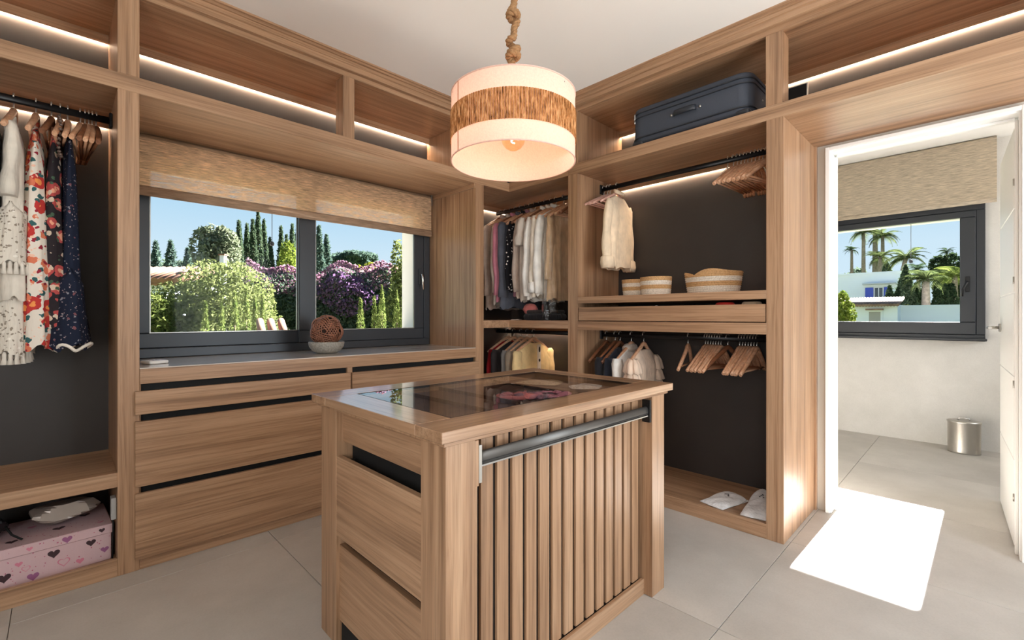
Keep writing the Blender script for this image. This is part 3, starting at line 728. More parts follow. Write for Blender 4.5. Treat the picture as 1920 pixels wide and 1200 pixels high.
def printed(name, base, blobs, bump_s=.3):
    """printed cloth: base colour with rounded motifs; blobs = [(scale, threshold, rgb, seed)]"""
    m, nt, b = _nt(name); co = objcoord(nt, (1, 1, 1), False)
    wob = N(nt, 'ShaderNodeTexNoise', i_Scale=38.0, i_Detail=2.0); L(nt, co, wob.inputs['Vector'])
    ad = N(nt, 'ShaderNodeMix', data_type='RGBA', blend_type='LINEAR_LIGHT'); ad.inputs[0].default_value = .012; L(nt, co, ad.inputs[6]); L(nt, wob.outputs['Color'], ad.inputs[7])
    cur = None
    for (scale, th, rgb, seed) in blobs:
        mp = N(nt, 'ShaderNodeMapping'); mp.inputs['Location'].default_value = (seed * 1.7, seed * 2.3, seed * .9); L(nt, ad.outputs[2], mp.inputs[0])
        vo = N(nt, 'ShaderNodeTexVoronoi', i_Scale=scale); L(nt, mp.outputs[0], vo.inputs['Vector'])
        lt = N(nt, 'ShaderNodeMath', operation='LESS_THAN'); lt.inputs[1].default_value = th; L(nt, vo.outputs['Distance'], lt.inputs[0])
        mx = N(nt, 'ShaderNodeMix', data_type='RGBA'); L(nt, lt.outputs[0], mx.inputs[0])
        if cur is None: mx.inputs[6].default_value = lin(*base)
        else: L(nt, cur, mx.inputs[6])
        mx.inputs[7].default_value = lin(*rgb); cur = mx.outputs[2]
    L(nt, cur, b.inputs['Base Color']); b.inputs['Roughness'].default_value = .85; b.inputs['Specular IOR Level'].default_value = .2
    n2 = N(nt, 'ShaderNodeTexNoise', i_Scale=22.0, i_Detail=2.0); mp = objcoord(nt, (2.2, 2.2, .5)); L(nt, mp, n2.inputs['Vector']); bump(nt, b, n2.outputs['Fac'], bump_s, .012)
    MATS[name] = m; return m

def body_mesh(w, wh, Ln, t, th, seed, drop=.10, neck=.05, folds=6, famp=.3, n=56, m=26, z0=-.062, strap=False, hem=.01):
    """hanging garment: closed tube under the hanger shoulders. w / wh half widths at shoulder / hem, t / th half thickness"""
    R_ = random.Random(seed); p1, p2, p3 = R_.uniform(0, 6), R_.uniform(0, 6), R_.uniform(0, 6)
    mb = MB(); v = []
    for i in range(m + 1):
        s_ = (i / m) ** 1.25
        e = min(1, s_ * 5); e = e * e * (3 - 2 * e)
        ww = w + (wh - w) * s_ ** .9
        tt = .010 + (t - .010) * e + (th - t) * s_
        for k in range(n):
            a = 2 * pi * k / n; c, q = cos(a), sin(a)
            x = math.copysign(abs(c) ** .62, c) * ww; y = math.copysign(abs(q) ** .85, q) * tt
            wav = 1 + famp * (.35 + .65 * s_) * e * (sin(folds * a + p1 + 1.2 * s_) * .6 + sin((folds * 2 + 1) * a + p2 - 2 * s_) * .4)
            y = y * wav + .004 * e * sin(9 * x / w + p3 + 3 * s_) ; x = x * (1 + .03 * e * sin(3 * a + p3 + 4 * s_))
            u = min(1, abs(x) / max(w, 1e-4))
            zt = z0 - drop * u ** 1.25 - (.03 * (1 - (abs(x) / neck) ** 2) if abs(x) < neck and neck > 0 else 0)
            zh = z0 - Ln + hem * sin(5 * a + p2) + hem * .6 * sin(11 * a + p1)
            v.append((x, y, zt + (zh - zt) * s_))
    f = [(i * n + k, (i + 1) * n + k, (i + 1) * n + (k + 1) % n, i * n + (k + 1) % n) for i in range(m) for k in range(n)]
    f += [(k, k + 1, n - k - 1, n - k) if k else (0, 1, n - 1) for k in range(n // 2)][:n // 2]
    f = [g for g in f if len(set(g)) == len(g)]
    mb.add(v, f, True); return mb
def sleeve_mesh(side, w, Ln, r0, r1, seed, drop=.10, z0=-.062, out=.02, fwd=0.0, n=14, m=14):
    R_ = random.Random(seed * 7 + side); p = R_.uniform(0, 6)
    pts = []; rad = []
    for i in range(m + 1):
        t = i / m
        pts.append((side * (w * .90 + out * sin(min(1, t * 2.2) * pi / 2) + .006 * sin(4 * t + p)), fwd * t + .005 * sin(5 * t + p), z0 - drop * .85 - Ln * t)); rad.append((r0 + (r1 - r0) * t) * (1 + .10 * sin(13 * t + p)) * (.75 if i == 0 else 1))
    mb = MB().tube(pts, rad, n, sy=.62, up=(1, 0, 0)); return mb
def garment(name, label, cat, loc, rotz, mat, w=.205, wh=.23, Ln=.65, t=.035, th=.045, seed=1, drop=.105, neck=.055, sleeve=None, cuff=None, collar=None, folds=6, famp=.3, group=None, hem=.01, buttons=None, z0=-.062):
    g = thing(name, label, cat, loc, rotz, group)
    part('body', body_mesh(w, wh, Ln, t, th, seed, drop, neck, folds, famp, z0=z0, hem=hem), mat, g)
    if sleeve:
        Ls, r0, r1 = sleeve
        for s_ in (-1, 1):
            o = part('sleeve', sleeve_mesh(s_, w, Ls, r0, r1, seed, drop, z0), mat, g)
            if cuff:
                zc = z0 - drop * .85 - Ls
                x_ = s_ * (w * .90 + .02)
                part('cuff', MB().lathe([(r1 * .9, .05), (r1 * 1.25, .04), (r1 * 1.35, 0), (r1 * 1.2, -.035), (r1 * .8, -.03), (r1 * .7, 0)], 14, (x_, 0, zc + .0), sy=.75), cuff, o)
    if collar:
        cm = MB(); pts = [(.052 * cos(a), .026 * sin(a), z0 + .012 + .012 * sin(a)) for a in [2 * pi * k / 20 for k in range(21)]]
        cm.tube(pts, .014, 8, caps=False, sy=.45, up=(0, 0, 1)); part('collar', cm, collar, g)
    if buttons:
        bm_, side = buttons
        for k in range(4):
            z = z0 - .08 - k * Ln * .2
            part('button', MB().sphere((.0, side * (t + .012), z), .008, 8, 6, (1, .5, 1)), bm_, g)
    return g

# ---------------------------------------------------------------- dresses in the wardrobe beside the window (rod along x at y=2.9)
LR_Y, LR_Z = 2.9, 2.06
Q = pi / 2
C_wh = cloth('ivory_cotton', (226, 218, 206)); C_lace = printed('ivory_lace', (222, 214, 202), [(70, .30, (150, 138, 124), 1), (26, .16, (240, 234, 224), 2)], .8)
C_dark = cloth('black_cloth', (38, 34, 36)); C_peach = cloth('peach_cloth', (222, 178, 148))
hanger((-.205, LR_Y, LR_Z), Q + .05, 'wooden hanger under the dark shirt beside the ivory lace top', None, HD)
garment('shirt', 'dark shirt hanging beside the ivory lace top', 'shirt', (-.205, LR_Y, LR_Z), Q + .05, C_dark, .20, .2, .50, .030, .035, 3, sleeve=(.4, .04, .03))
hanger((-.136, LR_Y, LR_Z), Q, 'wooden hanger under the ivory lace top', None, HW)
gl = garment('tasselled_blouse', 'ivory tiered blouse with lace hem and tassels beside the floral dresses', 'blouse', (-.136, LR_Y, LR_Z), Q, C_wh, .185, .20, .80, .034, .048, 5, sleeve=(.30, .036, .044), famp=.35)
part('lace_tier', body_mesh(.20, .215, .27, .058, .062, 6, .02, 0, 6, .25, z0=-.45), C_lace, gl, 'ivory flower lace tier')
part('lace_tier', body_mesh(.17, .19, .30, .045, .052, 8, .02, 0, 5, .3, z0=-.78), C_lace, gl, 'ivory flower lace tier')
M_tassel = cloth('tassel_thread', (232, 224, 212))
for zt, wt_, th_, c_ in ((-.722, .215, .058, 22), (-1.082, .19, .050, 18)):
    for k in range(c_):
        a = 2 * pi * k / c_; x = math.copysign(abs(cos(a)) ** .62, cos(a)) * wt_; y = sin(a) * th_
        part('tassel', MB().tube([(x, y, zt + .012), (x, y, zt), (x, y, zt - .012), (x, y, zt - .040)], [.0025, .007, .006, .011], 7), M_tassel, gl)
hanger((-.070, LR_Y, LR_Z), Q, 'wooden hanger under the white floral dress', None, HW)
C_flor = printed('white_floral', (226, 216, 204), [(13, .40, (190, 60, 56), 3), (13, .16, (236, 150, 84), 3), (24, .27, (56, 96, 98), 6), (19, .30, (216, 122, 92), 9), (30, .24, (150, 44, 58), 12), (40, .20, (236, 190, 166), 15)])
C_rose = printed('dark_rose_floral', (44, 38, 42), [(15, .42, (176, 76, 74), 4), (15, .26, (226, 160, 132), 4), (22, .26, (206, 186, 166), 8), (30, .22, (70, 92, 74), 13)])
garment('floral_dress', 'long white dress printed with red and orange flowers', 'dress', (-.070, LR_Y, LR_Z), Q, C_flor, .14, .20, 1.00, .022, .066, 11, neck=.05, folds=5, famp=.42, hem=.012)
hanger((-.022, LR_Y, LR_Z), Q - .04, 'wooden hanger under the dark rose dress', None, HR)
garment('floral_dress', 'long dark dress printed with pale pink roses behind the white floral dress', 'dress', (-.010, LR_Y + .02, LR_Z), Q - .04, C_rose, .13, .19, .92, .018, .052, 13, neck=.05, folds=5, famp=.42)
nk = thing('bead_necklace', 'string of small dark beads looped on a hanger between the dresses', 'necklace', (.004, 2.76, 1.93))
M_bead = simple('dark_bead', (92, 74, 66), .3)
for k in range(26):
    a = 2 * pi * k / 26; part('bead', MB().sphere((.004 * sin(3 * a), .045 * cos(a), -.03 + .085 * sin(a)), .0065, 8, 6), M_bead, nk)
hanger((.006, LR_Y, LR_Z), Q, 'bare wooden hanger carrying the bead necklace', None, HW)
hanger((.030, LR_Y, LR_Z), Q + .03, 'wooden hanger under the navy strappy dress', None, HW)
C_navy = printed('navy_paisley', (28, 34, 52), [(46, .20, (132, 132, 140), 5), (70, .16, (170, 150, 150), 9), (28, .14, (120, 78, 84), 14)])
gn = garment('strappy_dress', 'long navy paisley dress with thin straps and a lace trimmed hem', 'dress', (.032, LR_Y, LR_Z - .0), Q + .03, C_navy, .115, .15, .92, .016, .040, 17, neck=.09, drop=.10, folds=4, famp=.35)
part('hem_ruffle', body_mesh(.15, .20,   .34, .042, .066, 18, 0.001, 0, 5, .4, z0=-.72, hem=.014), C_navy, gn)
nh = 60; part('lace_trim', MB().tube([(math.copysign(abs(cos(2 * pi * k / nh)) ** .62, cos(2 * pi * k / nh)) * .202, sin(2 * pi * k / nh) * (.066 + .016 * sin(5 * 2 * pi * k / nh)), -1.062 + .014 * sin(10 * pi * k / nh)) for k in range(nh + 1)], .007, 6, caps=False), M_tassel, gn)
for i, x in enumerate((.072, .088, .100, .112, .126)):
    hanger((x, LR_Y, LR_Z), Q + .12 * (i - 2) * .3, 'empty wooden hanger pushed against the wardrobe post beside the window', 'empty hangers beside the navy dress', HD if i in (1, 4) else HW)

# ---------------------------------------------------------------- corner wardrobe, upper rod (along y at x=2.83)
RX, RZ, RZ2 = 2.83, 2.06, 1.0
C = {k: cloth('cloth_' + k, v) for k, v in {'taupe': (178, 160, 148), 'stone': (196, 184, 172), 'pink': (206, 132, 150), 'slate': (86, 88, 98), 'black': (34, 32, 36), 'cream': (226, 214, 198), 'white': (236, 232, 226), 'sand': (206, 178, 146), 'brown': (92, 70, 58),
     'red': (168, 28, 38), 'grey': (150, 146, 144), 'butter': (228, 200, 148), 'khaki': (138, 122, 104), 'silver': (150, 146, 146), 'blush': (232, 206, 184), 'mauve': (150, 108, 122), 'coral': (206, 120, 116), 'charcoal': (56, 50, 50)}.items()}
C_spot = printed('black_white_spot', (32, 30, 34), [(34, .24, (226, 218, 214), 3)])
corner = [  # y, garment spec
    (3.02, 'coat', 'brown wool coat at the far end of the corner rod', 'brown', .19, .20, .66, .030, .035, (.50, .045, .04)),
    (2.955, 'jacket', 'taupe jacket hanging between the brown coat and the pink shirt', 'taupe', .20, .22, .80, .034, .045, (.60, .050, .042)),
    (2.89, 'shirt', 'stone coloured shirt hanging beside the taupe jacket', 'stone', .20, .22, .76, .026, .035, (.58, .045, .04)),
    (2.83, 'shirt', 'dusty pink linen shirt in the corner wardrobe', 'pink', .205, .225, .74, .030, .042, (.60, .046, .042)),
    (2.765, 'jacket', 'slate grey denim jacket beside the pink shirt', 'slate', .205, .225, .80, .036, .048, (.62, .050, .046)),
    (2.705, 'blouse', 'black blouse with white spots beside the slate jacket', 'spot', .20, .21, .66, .024, .034, (.56, .036, .032)),
    (2.655, 'shirt', 'mauve pink shirt between the spotted blouse and the taupe shirt', 'mauve', .19, .20, .70, .018, .026, None),
    (2.60, 'shirt', 'light taupe long-sleeved shirt in the corner wardrobe', 'taupe', .205, .22, .72, .028, .038, (.58, .044, .038)),
    (2.545, 'tee', 'stone beige short-sleeved top in the corner wardrobe', 'stone', .205, .22, .74, .026, .036, (.22, .055, .062)),
    (2.485, 'shirt', 'plain white long-sleeved shirt in the corner wardrobe', 'white', .205, .225, .74, .030, .042, (.62, .046, .046)),
    (2.425, 'shirt', 'cream long-sleeved shirt with a white cuff in the corner wardrobe', 'cream', .205, .225, .72, .030, .040, (.56, .046, .044)),
    (2.375, 'blouse', 'ivory fine blouse beside the plastic garment cover', 'white', .20, .22, .70, .024, .034, (.60, .044, .046)),
]
for i, (y, nm, lb, ck, w_, wh_, ln_, t_, th_, sl) in enumerate(corner):
    rz = random.Random(i).uniform(-.10, .10)
    hanger((RX, y, RZ), rz, 'wooden hanger under the ' + {'coat': 'brown coat', 'blouse': 'spotted blouse' if ck == 'spot' else 'ivory blouse'}.get(nm, lb.split(' hanging')[0].split(' in the')[0].split(' beside')[0].split(' between')[0]), None, HW if i % 3 else HR)
    garment(nm, lb, 'clothes', (RX, y, RZ), rz, C_spot if ck == 'spot' else C[ck], w_, wh_, ln_, t_ * .9, th_ * .9, 20 + i, sleeve=sl, collar=(C_spot if ck == 'spot' else C[ck]) if nm in ('shirt', 'blouse', 'jacket') else None, cuff=C['white'] if 'cuff' in lb else None)
# clear plastic cover
M_plastic = glass('clear_plastic', (.97, .95, .92), 1.6, .12)
nt = M_plastic.node_tree
for n_ in nt.nodes:
    if n_.type == 'BSDF_GLOSSY':
        nz = N(nt, 'ShaderNodeTexNoise', i_Scale=26.0, i_Detail=3.0); L(nt, objcoord(nt, (1, 1, 1)), nz.inputs['Vector']); bp_ = N(nt, 'ShaderNodeBump', i_Strength=1.0, i_Distance=.02); L(nt, nz.outputs['Fac'], bp_.inputs['Height']); L(nt, bp_.outputs[0], n_.inputs['Normal'])
hanger((RX, 2.295, RZ), .06, 'wooden hanger under the plastic-covered sand dress', None, HW)
garment('wrapped_dress', 'sand coloured dress hanging inside the clear plastic cover', 'dress', (RX, 2.295, RZ), .06, C['sand'], .18, .20, .74, .030, .040, 41, sleeve=(.5, .04, .04))
cov = thing('garment_cover', 'crumpled clear plastic garment cover over the sand dress', 'garment cover', (RX, 2.295, RZ), .06)
part('film', body_mesh(.235, .245, .86, .050, .062, 42, .11, .02, 7, .5, hem=.03), M_plastic, cov)
for i, y in enumerate((2.215, 2.185, 2.155, 2.12)):
    hanger((RX, y, RZ), .1 * (i - 1), 'empty wooden hanger on the corner rod beside the plastic cover', 'empty hangers on the corner rod', HW if i < 2 else HR)
# things on the corner shelf
sc_ = thing('paper_tag', 'small white paper strip lying on the dark corner shelf', 'paper', (2.62, 2.62, 1.1025), .4)
part('sheet', MB().box(-.05, .05, -.02, .02, 0, .004, b=.001).box(.05, .11, -.012, .012, .0, .006), simple('paper_white', (226, 214, 204), .8), sc_)
cl = thing('folded_sweater', 'folded black knitwear lying on the corner shelf', 'clothes', (2.78, 2.44, 1.101), .2)
part('fold', rbox((.30, .24, .05), .02, 3, (0, 0, .026)), C['black'], cl); part('fold', rbox((.26, .22, .03), .014, 3, (.01, .0, .066)), C['charcoal'], cl)
cl = thing('rolled_scarf', 'coral pink scarf rolled up on the black knitwear', 'scarf', (2.70, 2.53, 1.145), .3)
part('roll', MB().sphere((0, 0, .045), .05, 18, 12, (1, 1.2, .9), lambda d: 1 + .08 * sin(9 * d.x + 5 * d.z)), C['coral'], cl)
# lower rod of the corner
low = [(2.93, 'cardigan', 'bright red cardigan on the lower corner rod', 'red', .205, .22, .62, .030, .040, (.50, .048, .042)),
       (2.85, 'cardigan', 'dark brown cardigan beside the red one', 'charcoal', .205, .22, .62, .030, .040, (.5, .048, .042)),
       (2.765, 'pullover', 'soft grey pullover on the lower corner rod', 'grey', .205, .22, .64, .034, .042, (.5, .05, .044)),
       (2.69, 'jacket', 'khaki jacket with black trim behind the yellow blouse', 'khaki', .21, .225, .58, .030, .040, (.46, .05, .046)),
       (2.615, 'blouse', 'butter yellow blouse with black oval buttons', 'butter', .200, .215, .60, .034, .046, (.30, .050, .050))]
for i, (y, nm, lb, ck, w_, wh_, ln_, t_, th_, sl) in enumerate(low):
    rz = random.Random(i + 50).uniform(-.12, .12) - (.12 if i > 3 else 0)
    hanger((RX, y, RZ2), rz, 'wooden hanger under the ' + lb.split(' on the')[0].split(' with')[0].split(' beside')[0], None, HW)
    g = garment(nm, lb, 'clothes', (RX, y, RZ2), rz, C[ck], w_, wh_, ln_, t_, th_, 60 + i, sleeve=sl)
    if ck == 'butter':
        part('placket', MB().box(-.02, .02, -.066, -.060, -.60, -.10, b=.002), C['cream'], g)
        for k in range(5): part('button', MB().sphere((0, -.068, -.14 - k * .09), .016, 12, 8, (.62, .3, 1.5 if k % 2 == 0 else .8)), simple('black_button', (30, 26, 26), .3), g)
    if ck == 'khaki':
        part('trim_band', MB().box(-.025, .025, -.062, -.056, -.55, -.10, b=.002), C['black'], g)
        for k in range(4): part('button', MB().sphere((0, -.064, -.15 - k * .1), .009, 10, 6, (1, .4, 1)), M_chrome, g)

# ---------------------------------------------------------------- open wardrobe, upper rod (x=2.84)
RX = 2.84
for i, y in enumerate((1.925, 1.895, 1.872)):
    hanger((RX, y, RZ), .04 * i, 'pink velvet hanger hanging bare beside the cream blouse', 'bare pink velvet hangers', M_pinkv, .205, .085, True, 'slim')
hanger((RX, 1.815, RZ), .10, 'pink velvet hanger under the cream blouse', None, M_pinkv, .205, .085, True, 'slim')
C_bl = cloth('cream_blouse', (234, 212, 184))
garment('blouse', 'cream long-sleeved blouse with turned-up cuffs on a pink hanger', 'blouse', (RX, 1.80, RZ), .14, C_bl, .180, .175, .53, .040, .046, 81, sleeve=(.44, .040, .046), cuff=C_bl, collar=C_bl, famp=.16, drop=.075)
for i, y in enumerate([1.02, .998, .978, .958, .94, .92, .90, .88, .86, .84, .82]):
    hanger((RX, y, RZ), -.05 + .02 * (i % 4) - (.2 if i > 7 else 0), 'wooden hanger bunched at the doorway end of the upper rod', 'wooden hangers at the doorway end of the upper rod', HW, drop=.125)
M_clear = glass('clear_acrylic', (.93, .93, .93), 2.0, .05)
hanger((RX, 1.052, RZ), .25, 'clear acrylic hanger next to the bunched wooden hangers', None, M_clear, .17, .07, False, 'slim')
# lower rod
hanger((RX, 1.905, RZ2), .10, 'dark wooden hanger hanging empty before the wardrobe side panel', None, HR, drop=.125)
hanger((RX, 1.83, RZ2), .05, 'dark wooden hanger under the black shirt', None, HR, drop=.125)
garment('shirt', 'black shirt on the lower rod beside the white hooded top', 'shirt', (RX, 1.83, RZ2), .05, C['black'], .205, .22, .55, .030, .042, 91, sleeve=(.46, .046, .042))
hanger((RX, 1.79, RZ2), .05, 'dark wooden hanger under the navy shirt', None, HR, drop=.125)
garment('shirt', 'navy shirt hanging between the black shirt and the hooded top', 'shirt', (RX, 1.775, RZ2), .05, cloth('navy_cloth', (40, 44, 56)), .20, .22, .50, .026, .036, 92, sleeve=(.44, .044, .04))
hanger((RX, 1.70, RZ2), .08, 'wooden hanger under the white hooded top', None, HW, drop=.125)
g = garment('hooded_top', 'white hooded top on the lower rod', 'top', (RX, 1.70, RZ2), .08, C['white'], .205, .225, .56, .036, .05, 93, sleeve=(.48, .052, .048))
part('hood', MB().sphere((0, .01, -.088), .085, 18, 12, (1.0, .5, .42), lambda d: 1 + .05 * sin(8 * d.x) * cos(6 * d.z)), C['stone'], g)
hanger((RX, 1.605, RZ2), .12, 'pinkish wooden hanger under the blush ruffled top', None, HW, drop=.125)
g = garment('ruffled_top', 'blush white top with ruffled sleeves at the end of the row', 'top', (RX, 1.60, RZ2), .12, C['blush'], .20, .215, .56, .036, .048, 94, sleeve=None, neck=.075)
for s_ in (-1, 1):
    for k in range(3):
        part('ruffle', MB().lathe([(.030 + .005 * k, .03), (.055, .0), (.072 + .006 * k, -.055), (.066, -.062)], 30, (s_ * (.185 + .006 * k), 0, -.175 - .075 * k), sy=.75, fn=lambda q, a: (q[0] + .008 * cos(7 * a), q[1] + .008 * sin(7 * a), q[2] + .006 * sin(7 * a))), C['blush'], g)
hanger((RX, 1.295, RZ2), .25, 'single wooden hanger hanging apart in the middle of the lower rod', None, HW, drop=.13)
for i in range(7):
    hanger((RX, 1.185 - i * .0155, RZ2), .03 * sin(i * 2), 'wooden hanger in the bunch in the middle of the lower rod', 'bunch of wooden hangers in the middle of the lower rod', HW, drop=.13)
hanger((RX, 1.052, RZ2), -.22, 'darker wooden hanger turned askew between the two bunches', None, HR, drop=.13)
for i in range(7):
    hanger((RX, .985 - i * .0155, RZ2), .03 * sin(i * 2 + 1), 'wooden hanger in the bunch by the doorway end of the lower rod', 'bunch of wooden hangers at the doorway end of the lower rod', HW, drop=.13)

# ================================================================== baskets
def basket(label, loc, rx, ry, h, rim=None, flare=1.08, rot=0):
    b = thing('woven_basket', label, 'basket', loc, rot)
    m, nt, bs = _nt('basket_stripe_' + str(round(h, 3)) + str(round(rx, 3)))
    tc = N(nt, 'ShaderNodeTexCoord'); sp_ = N(nt, 'ShaderNodeSeparateXYZ'); L(nt, tc.outputs['Object'], sp_.inputs[0])
    dv = N(nt, 'ShaderNodeMath', operation='DIVIDE'); dv.inputs[1].default_value = h; L(nt, sp_.outputs[2], dv.inputs[0])
    r = ramp(nt, dv.outputs[0], [(0.0, lin(226, 214, 198)), (.34, lin(202, 160, 112)), (.56, lin(230, 220, 206)), (.78, lin(202, 160, 112))]); r.color_ramp.interpolation = 'CONSTANT'
    nz = N(nt, 'ShaderNodeTexNoise', i_Scale=150.0, i_Detail=2.0); L(nt, tc.outputs['Object'], nz.inputs['Vector'])
    r2 = ramp(nt, nz.outputs['Fac'], [(.3, (.68, .64, .6, 1)), (.65, (1.05, 1.05, 1.05, 1))]); mx = N(nt, 'ShaderNodeMix', data_type='RGBA', blend_type='MULTIPLY'); mx.inputs[0].default_value = .8
    L(nt, r.outputs[0], mx.inputs[6]); L(nt, r2.outputs[0], mx.inputs[7]); L(nt, mx.outputs[2], bs.inputs['Base Color']); bs.inputs['Roughness'].default_value = .95; bump(nt, bs, nz.outputs['Fac'], .8, .003)
    rows = max(9, int(h / .011)); pr = [(.0, .004), (.9, .002)]
    for i in range(rows * 3 + 1):
        z = i / (rows * 3); pr.append((.93 + (flare - .93) * z ** .7 + .018 * sin(2 * pi * i / 3), z))
    pr += [(flare - .05, 1.0), (.92, .3), (.88, .03), (0, .03)]
    def fn(q, a):
        k = 1 + (rim(a) if rim else 0); return (q[0], q[1], q[2] * (1 + (k - 1) * (q[2] / h) ** 1.5))
    part('body', MB().lathe([(p, z * h) for p, z in pr], 44, sx=rx, sy=ry, fn=fn), m, b)
    return b
basket('small round striped basket beside the post, half behind its twin', (2.80, 1.650, 1.265), .075, .082, .115)
basket('round jute and white striped basket in front of its smaller twin', (2.74, 1.462, 1.265), .085, .098, .118, None, 1.04)
basket('wide oval striped basket with a scooped rim', (2.78, 1.115, 1.265), .11, .155, .125, lambda a: (lambda u: .10 * math.exp(-((u - 1.0) / .16) ** 2) - .20 * math.exp(-((u - .55) / .28) ** 2) + .14 * math.exp(-((u + .2) / .45) ** 2))(sin(a)))
# small things in the open tray drawer
M_red = simple('red_lacquer', (206, 58, 50), .4)
o = thing('bow_tie', 'black and white bow lying in the open tray drawer', 'accessory', (2.68, 1.42, 1.112)); part('bow', MB().sphere((-.0, -.035, .055), .035, 12, 8, (.6, 1, .95)).sphere((0, .035, .055), .035, 12, 8, (.6, 1, .95)), C['black'], o); part('knot', MB().sphere((-.01, 0, .06), .03, 12, 8, (.8, .6, 1)), C['white'], o); part('stand', MB().box(-.02, .02, -.04, .04, 0, .03, b=.003), C['black'], o)
o = thing('belt_roll', 'red rolled belt in the open tray drawer', 'belt', (2.66, 1.00, 1.112)); part('roll', MB().lathe([(.0, .098), (.04, .098), (.05, .09), (.05, 0), (0, 0)], 24, sx=.8), M_red, o); part('buckle', MB().box(-.043, -.038, -.012, .012, .03, .07, b=.001), M_chrome, o)
o = thing('belt_roll', 'beige rolled belt in the open tray drawer', 'belt', (2.66, .86, 1.112)); part('roll', MB().lathe([(.0, .099), (.04, .099), (.05, .09), (.05, 0), (0, 0)], 24, sx=.8), C['sand'], o); part('buckle', MB().box(-.043, -.038, -.012, .012, .03, .07, b=.001), M_chrome, o)

# ================================================================== suitcase and card on the top shelf
M_case = simple('navy_nylon', (58, 64, 76), .7, noise=.12, nscale=300, bstr=.15)
su = thing('suitcase', 'large navy fabric suitcase lying flat on the overhead shelf', 'suitcase', (2.815, 1.195, Z_R1))
part('body', rbox((.46, .71, .225), .07, 5, (0, 0, .127), vert_only=True, r2=.018), M_case, su)
def rrect(a, b_, r, z, n=6):
    P_ = []
    for (sx, sy, st) in ((1, 1, 0), (-1, 1, 1), (-1, -1, 2), (1, -1, 3)):
        for k in range(n + 1):
            th = (st + k / n) * pi / 2; P_.append((sx * (a - r) + r * cos(th), sy * (b_ - r) + r * sin(th), z))
    return P_ + [P_[0]]
M_pipe = simple('black_piping', (34, 38, 46), .45)
for z in (.205, .178, .05): part('piping' if z != .178 else 'zipper', MB().tube(rrect(.232, .357, .07, z), .005 if z != .178 else .004, 6, caps=False), M_pipe, su)
hn = part('handle', MB().tube([(-.238, -.065, .125), (-.250, -.055, .125), (-.252, 0, .125), (-.250, .055, .125), (-.238, .065, .125)], .016, 8, sy=.35, up=(0, 0, 1)), M_pipe, su)
for y in (-.085, .085): part('rivet', MB().sphere((-.231, y, .125), .008, 10, 6, (.6, 1, 1)), M_steel, su)
part('rivet', MB().sphere((-.05, -.356, .125), .007, 10, 6, (1, .6, 1)), M_steel, su)
part('zipper_pull', MB().box(-.240, -.233, .318, .326, .165, .20, b=.001).tube([(-.238, .322, .165), (-.240, .322, .14)], .003, 6), M_chrome, su)
for y in (-.31, .31):
    for x in (-.19, .19):
        cw_ = part('corner_guard', rbox((.085, .075, .035), .016, 3, (x, y, .022)), M_pipe, su)
o = thing('picture_frame', 'dark framed picture with a white edge leaning at the back of the overhead shelf', 'picture', (3.0, .755, Z_R1)); o.rotation_euler = (0, radians(4), 0)
part('print', MB().box(-.006, -.004, -.072, .068, .006, .254), M_void, o); part('frame', (lambda m: (frame_bars(m, -.075, .072, .0, .2575, .004, lambda q, a, b_, c, d: q.box(-.008, .010, a, b_, c, d)), m)[1])(MB()), simple('card_edge', (206, 200, 192), .6), o); part('backing', MB().box(-.004, .009, -.071, .068, .004, .252), C['brown'], o)

# ================================================================== dust bags at the foot of the wardrobe
C_bag = cloth('white_dust_bag', (226, 224, 224))
def dustbag(label, loc, rot, sx, sy, h, seed):
    b = thing('dust_bag', label, 'bag', loc, rot); R_ = random.Random(seed); n = 26; m = MB(); v = []
    p = [R_.uniform(0, 6) for _ in range(4)]
    hgt = lambda x, y: h * max(0, (1 - abs(x) ** 3.5)) ** .6 * max(0, (1 - abs(y) ** 3.5)) ** .6 * (1 + .18 * sin(3 * x + p[0]) * cos(2.5 * y + p[1]) + .06 * sin(9 * x + 6 * y + p[2])) * (.75 + .25 * x) + .002
    for i in range(n + 1):
        for j in range(n + 1):
            x, y = -1 + 2 * i / n, -1 + 2 * j / n
            tp = 1 - .22 * max(0, x) ** 2
            v.append((x * sx * (1 + .03 * sin(4 * y + p[3])), y * sy * tp * (1 + .04 * sin(5 * x + p[0])), hgt(x, y)))
    m.add(v, [(i * (n + 1) + j, (i + 1) * (n + 1) + j, (i + 1) * (n + 1) + j + 1, i * (n + 1) + j + 1) for i in range(n) for j in range(n)], True)
    m.add([(-sx, -sy, .0), (sx, -sy, 0), (sx, sy, 0), (-sx, sy, 0)], [(3, 2, 1, 0)])
    part('cloth', m, C_bag, b)
    lg = MB()
    for k in range(5):
        a = -.5 + k * .25; x, y = .25 - .10 * abs(a) * 2 * (1 if seed == 1 else 1.6), a * .28
        z = hgt(x, y) + .0012; xx, yy = x * sx, y * sy
        lg.add([(xx - .006, yy - .0035, z), (xx + .007, yy - .0035, z + .0005), (xx + .007, yy + .0035, z + .0005), (xx - .006, yy + .0035, z)], [(0, 1, 2, 3)])
    part('printed_mark', lg, simple('print_black', (30, 28, 30), .7), b)['kind'] = 'stuff'
    return b
dustbag('white cotton dust bag lying flat with a small black mark', (2.715, 1.022, .0745), -.25, .125, .072, .035, 1)
dustbag('white cotton dust bag with a black mark resting against the post', (2.775, .850, .0745), .12, .185, .066, .06, 2)

